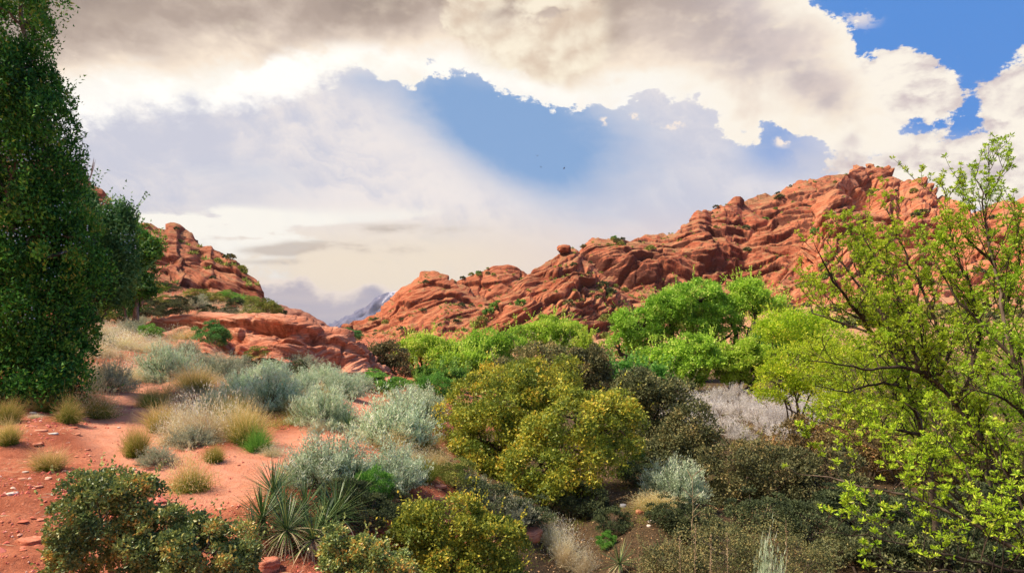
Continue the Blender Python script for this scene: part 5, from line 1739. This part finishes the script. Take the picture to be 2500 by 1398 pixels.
M_PEB = leafmat('pebble', [(0, (120, 62, 46)), (0.5, (186, 108, 82)), (0.9, (206, 136, 110)), (1, (218, 178, 156))], 0.0, 0.9)
scatter_stuff('pebbles', 'small reddish pebbles strewn over the soil and trail edges', 16000, (-60, 1000, 5.5, 20), pebbles, M_PEB, 1,
              lambda px, d, x, r: (r.random(len(px)) > path_mask(x, d) * 0.85) & (fbm(np.stack([x, d, x * 0], 1) * 0.8, 3, seed=2) > -0.25 + r.random(len(px)) * .4))
def chips(g, c, rng):
    keep = rng.random(len(c)) < 1.0
    c = c[keep]
    B = np.array([(1, 0, 0), (.4, .8, 0), (-.8, .5, 0), (-.9, -.5, 0), (.3, -.9, 0), (0, 0, .35), (0, 0, -.3)])
    Fc = np.array([(0, 1, 5), (1, 2, 5), (2, 3, 5), (3, 4, 5), (4, 0, 5), (1, 0, 6), (2, 1, 6), (3, 2, 6), (4, 3, 6), (0, 4, 6)])
    n = len(c)
    s = 0.026 * rng.lognormal(0, 0.5, n) * np.sqrt(c[:, 1] / 8)
    an = rng.uniform(0, 6.28, n)
    V = B[None] * rng.uniform(0.6, 1.4, (n, 7, 3)) * s[:, None, None]
    x_ = V[..., 0] * np.cos(an)[:, None] - V[..., 1] * np.sin(an)[:, None]
    y_ = V[..., 0] * np.sin(an)[:, None] + V[..., 1] * np.cos(an)[:, None]
    V = np.stack([x_, y_, V[..., 2]], -1) + c[:, None] + np.array([0, 0, 0.004])
    g.add(V.reshape(-1, 3), (Fc[None] + (np.arange(n) * 7)[:, None, None]).reshape(-1, 3), np.repeat(rng.random(n), 7))


def sticks(g, c, rng):
    a = unit(rng.normal(size=c.shape) * np.array([1, 1, 0.12]))
    g.leaves(c + np.array([0, 0, 0.012]), a, rng.uniform(.06, .2, len(c)), 0.008, rng, nrm=np.array([0, 0, 1.0]) + 0 * c)


scatter_stuff('rock_chips', 'flat sandstone chips on the banks beside the trail', 2600, (-60, 1000, 5.5, 18), chips, M_PEB, 21,
              lambda px, d, x, r: (path_mask(x, d) < 0.4) & (fbm(np.stack([x, d, x * 0], 1) * 0.9, 3, seed=12) > 0.0 + r.random(len(px)) * .3))
scatter_stuff('fallen_twigs', 'dead twigs and stems lying on the soil', 2600, (-60, 1100, 5.5, 18), sticks, M_STRAW, 22,
              lambda px, d, x, r: (path_mask(x, d) < 0.5) & (fbm(np.stack([x, d, x * 0], 1) * 0.8, 3, seed=15) > 0.0))
M_PEB2 = leafmat('leaf_litter', [(0, (60, 42, 28)), (0.4, (112, 84, 56)), (0.8, (160, 126, 86)), (1, (196, 170, 130))], 0.1, 0.9)


def litter_(g, c, rng):
    c = c + np.array([0, 0, 0.01])
    a = unit(rng.normal(size=c.shape) * np.array([1, 1, 0.3]))
    k = np.sqrt(c[:, 1] / 8)
    g.leaves(c, a, 0.035 * k, 0.022 * k, rng, nrm=np.array([0, 0, 1.0]) + rng.normal(size=c.shape) * 0.5)


scatter_stuff('leaf_litter', 'brown fallen oak leaves and gravel under the oaks', 20000, (1000, 2550, 6, 22), litter_, M_PEB2, 2)


def grass_(h, w, bend, t1):
    def f(g, c, rng):
        n = len(c)
        c = np.repeat(c, 9, 0) + rng.normal(size=(n * 9, 3)) * np.array([0.05, 0.05, 0]) * 1.4
        d0 = unit(rng.normal(size=(len(c), 3)) * 0.38 + np.array([0, 0, 1.0]))
        k = np.clip(c[:, 1] / 14, 1, 2.5)
        g.blades(c, d0, h * rng.uniform(0.4, 1.15, len(c)), w * k, bend, rng, 0.1 + rng.random(len(c)) * 0.2, t1 * rng.uniform(0.6, 1, len(c)), 2)
    return f


nz = lambda x, d, s, f=0.5: fbm(np.stack([x, d, x * 0], 1) * f, 3, seed=s)
scatter_stuff('dry_grass', 'thin straw-coloured grass over the upper slope', 7500, (190, 800, 14, 60), grass_(0.42, 0.007, 0.3, 0.95), M_STRAW, 3,
              lambda px, d, x, r: (nz(x, d, 5) + r.random(len(px)) * .5 > 0.10 + path_mask(x, d)) & ((px < 560) | (r.random(len(px)) < .3)))
scatter_stuff('dry_grass', 'tan and green grass between the sagebrush', 3800, (560, 1080, 10, 24), grass_(0.3, 0.006, 0.4, 0.8), M_GRASS, 4,
              lambda px, d, x, r: (nz(x, d, 6) > 0.05) & (path_mask(x, d) < .2) & (d > 12))
scatter_stuff('grass', 'thin green and dry grass in the gully and on the knoll', 4000, (1000, 2500, 7, 24), grass_(0.2, 0.006, 0.5, 0.6), M_GRASS, 6,
              lambda px, d, x, r: nz(x, d, 7) > 0.02)
scatter_stuff('valley_grass', 'pale grass and low brush on the valley floor', 3600, (1000, 2600, 24, 75), grass_(0.5, 0.014, 0.4, 0.9), M_GRASS, 7,
              lambda px, d, x, r: nz(x, d, 8, 0.2) > -0.05)

# dried flower stalks along the bottom
M_STALK = barkmat('dry_stalk', lin(140, 116, 88), lin(190, 168, 136), 30)
for i, (px, py, hp) in enumerate([(1697, 1398, 120), (1660, 1398, 90), (1735, 1398, 95), (1775, 1398, 100), (1735, 1398, 60), (1880, 1398, 110), (1920, 1398, 130), (1625, 1398, 70), (1560, 1385, 80), (1592, 1390, 90), (1690, 1290, 130)]):
    d = 7.3 + 0.12 * i
    b = P(px, py, d)
    gz_ = ground(b[0], b[1])[0]
    top = (b[2] - gz_) + hp * d / F
    r_ = random.Random(i)
    rt = root('dry_stalk', (b[0], b[1], gz_), 'thin dried flower stalk standing at the bottom edge among twiggy shrubs' if i < 10 else 'taller dried stalk with side twigs in front of the lone sagebrush', 'stalk', 'dried stalks' if i < 10 else None)
    g = Geo()
    pts = [(r_.uniform(-.01, .01), r_.uniform(-.01, .01), top * t) for t in np.linspace(0, 1, 9)]
    g.tube(pts, np.linspace(0.006, 0.003, 9), 5)
    link('stem', g.build('stem', M_STALK, True), rt)
    g = Geo()
    for q in range(26 if i < 10 else 12):
        t = r_.uniform(0.55, 1)
        a_ = r_.uniform(0, 6.28)
        l_ = 0.02 if i < 10 else 0.12
        g.tube([(0, 0, top * t), (math.cos(a_) * l_, math.sin(a_) * l_, top * t + l_ * .9)], [0.004, 0.003], 4)
    link('seed_heads' if i < 10 else 'side_twigs', g.build('seed_heads', M_STALK, True), rt)['kind'] = 'stuff'

# dead snag above the juniper, on the cliff rim
sn = P(215, 440, 128)
rt = root('dead_snag', tuple(sn), 'leafless grey snag with curved twigs on the cliff rim beside the juniper', 'dead tree')
g = Geo()
rng = np.random.default_rng(9)
for k in range(7):
    a_ = rng.uniform(-1, 1)
    g.tube([(0, 0, -0.5), (a_ * .9, 0, 1.0), (a_ * 1.6, 0, 2.4 + rng.random()), (a_ * 1.5 + .3, 0, 3.4 + rng.random())], [0.09, 0.06, 0.045, 0.02], 4)
link('trunk', g.build('trunk', M_DEAD, True), rt)

# ------------------------------------------------------------------ brush on the rock: small bushes, each a thing
def far_bush(seed):
    rng = np.random.default_rng(seed)
    g = Geo()
    d_ = sphere_dirs(90, rng, -0.1)
    g.leaves(d_ * np.array([.45, .45, .5]) * rng.uniform(.5, 1, (90, 1)), unit(d_ + rng.normal(size=(90, 3)) * .6), 0.34, 0.24, rng)
    return g


FB = [far_bush(i).build('cliff_shrub', m_) for i, m_ in enumerate((M_DARKSH, M_OLIVE, M_COTTOND, M_OAKD))]
rng = np.random.default_rng(321)
names = list(CLIFF_POINTS)
alloc = {'cliff11': 26, 'cliff23': 44, 'cliff31': 44, 'cliff43': 84, 'cliff57': 44, 'cliff71': 16, 'cliff83': 34}
for nm_, cnt in alloc.items():
    pn, nn, vc, u_, bk = CLIFF_POINTS[nm_]
    w_ = sm(nn[:, 2], 0.45, 0.8) * (bk < 0.05) * (vc > 0.08)
    if nm_ in ('cliff23', 'cliff43'):
        w_ = w_ * (1 + 5 * sm(vc, 0.8, 0.97))
    w_ = w_ * (0.3 + sm(fbm(pn * 0.05, 2, seed=4), -0.1, 0.3)) + 1e-9
    ks = rng.choice(len(pn), cnt, p=w_ / w_.sum(), replace=False)
    for k in ks:
        s_ = rng.uniform(0.8, 2.4) * (0.7 if nm_ == 'cliff11' else 1.25)
        o = link('cliff_shrub', FB[rng.choice(4, p=[.35, .3, .15, .2])], None, tuple(pn[k] + np.array([0, 0, .2])), (0, 0, rng.uniform(0, 6)), (s_ * 1.3, s_ * 1.3, s_))
        tag(o, {'cliff11': 'small green bush on the cliffs beyond the junipers', 'cliff23': 'small bush on the far brush-dotted dome', 'cliff31': 'small bush on the flat-capped red dome',
                'cliff43': 'small bush on the long ridge and its ledges', 'cliff57': 'small bush on the orange summit buttress', 'cliff71': 'small bush on the orange cliffs at the edge',
                'cliff83': 'small bush on the cone under the balanced rock'}[nm_], 'shrub', 'bushes dotting the cliffs')
# beyond the three hundred largest: the finest brush on the ledges, as one mass
g = Geo()
for nm_, cnt in alloc.items():
    pn, nn, vc, u_, bk = CLIFF_POINTS[nm_]
    w_ = sm(nn[:, 2], 0.5, 0.85) * (bk < 0.05) * (0.15 + sm(fbm(pn * 0.03, 3, seed=14), 0.0, 0.4)) + 1e-9
    ks = rng.choice(len(pn), cnt * 5, p=w_ / w_.sum(), replace=False)
    for q in range(14):
        d_ = sphere_dirs(len(ks), rng, -0.1)
        g.leaves(pn[ks] + d_ * 0.25, unit(d_ + np.array([0, 0, .4])), rng.uniform(.5, 1.0, len(ks)), 0.5, rng, tri=True)
o = link('ledge_brush', g.build('ledge_brush', M_OLIVE))
tag(o, 'fine olive brush dotting the ledges and crests of the cliffs', None, None, 'stuff')
# low brush on the stony slopes at the cliff foot
for q in range(240):
    if q < 90:
        px, py = rng.uniform(1425, 1560), rng.uniform(832, 905)
    else:
        px, py = rng.uniform(1860, 2500), rng.uniform(742, 800)
    p = at(px, py)
    s_ = rng.uniform(0.6, 1.7) * (0.8 if q < 90 else 1.3)
    o = link('slope_shrub', FB[rng.choice(4, p=[.35, .4, .05, .2])], None, tuple(p), (0, 0, rng.uniform(0, 6)), (s_ * 1.2, s_ * 1.2, s_))
    tag(o, 'low grey-green bush on the stony slope between the cottonwoods' if q < 90 else 'low grey-green bush on the pale slope under the orange cliffs', 'shrub', 'low brush at the foot of the cliffs')
for q in range(60):
    if q < 22:
        px, py = rng.uniform(1430, 1600), rng.uniform(826, 900)
    else:
        px, py = rng.uniform(1880, 2500), rng.uniform(735, 800)
    p = at(px, py)
    s_ = rng.uniform(0.4, 1.5) * (0.7 if q < 22 else 1.3)
    boulder('boulder', 200 + q, s_ * 1.4, s_, s_ * 0.6, M_R2, 'fallen red boulder on the stony slope at the cliff foot', 'boulder', p, q, 0.2, 8, 0.3, 'fallen boulders')

# three dark birds far off over the valley
M_BIRD, _t = new_mat('dark_feathers')
finish(M_BIRD, _t, mixc(obj_random(), lin(40, 38, 40), lin(56, 52, 52)), 0.8)
for i, (px, py, lab) in enumerate([(1312, 380, 'tiny dark bird gliding, highest of the three'), (1321, 408, 'tiny dark bird just below the highest one'), (1377, 411, 'tiny dark bird apart from the other two')]):
    c = P(px, py, 260)
    g = Geo()
    V = np.array([(-.9, 0, .25), (-.35, .12, .12), (0, .3, 0), (.35, .12, .12), (.9, 0, .25), (.35, -.12, .08), (0, -.35, 0), (-.35, -.12, .08), (0, 0, .1), (0, 0, -.12)])
    Fc = np.array([(0, 1, 7), (1, 8, 7), (1, 2, 8), (2, 3, 8), (3, 5, 8), (3, 4, 5), (8, 5, 6), (8, 6, 7), (1, 7, 9), (3, 9, 5), (2, 9, 1), (2, 3, 9), (7, 6, 9), (5, 9, 6)])
    g.add(V, Fc, 0.5)
    o = link('bird', g.build('bird', M_BIRD), None, tuple(c), (0.3, 0.2 * i, i))
    tag(o, lab, 'bird')

# ------------------------------------------------------------------ the air between here and the far mountain
zs = [CLIFF_POINTS[k][0] for k in CLIFF_POINTS]
zmin = min(float(p[:, 2].min()) for p in zs) - 5
zmax = max(float(p[:, 2].max()) for p in zs) + 15
ymax = max(float(p[:, 1].max()) for p in zs) + 60
HB = 9100.0
hv = np.array([(sx * HB, sy * HB, z_) for z_ in (zmin, zmax) for sx, sy in ((-1, -1), (1, -1), (1, 1), (-1, 1))], float)
hf = np.array([(0, 3, 2, 1), (4, 5, 6, 7), (0, 1, 5, 4), (1, 2, 6, 5), (2, 3, 7, 6), (3, 0, 4, 7)])
M_HAZE = bpy.data.materials.new('haze')
M_HAZE.use_nodes = True
for n_ in list(M_HAZE.node_tree.nodes):
    M_HAZE.node_tree.nodes.remove(n_)
vol = M_HAZE.node_tree.nodes.new('ShaderNodeVolumePrincipled')
vol.inputs['Color'].default_value = (0.80, 0.85, 0.95, 1)
vol.inputs['Density'].default_value = 3.5e-5
out_ = M_HAZE.node_tree.nodes.new('ShaderNodeOutputMaterial')
M_HAZE.node_tree.links.new(vol.outputs[0], out_.inputs['Volume'])
hz = link('haze', mesh('haze', hv, hf, M_HAZE))
tag(hz, 'thin bluish air over the valley', kind='stuff')
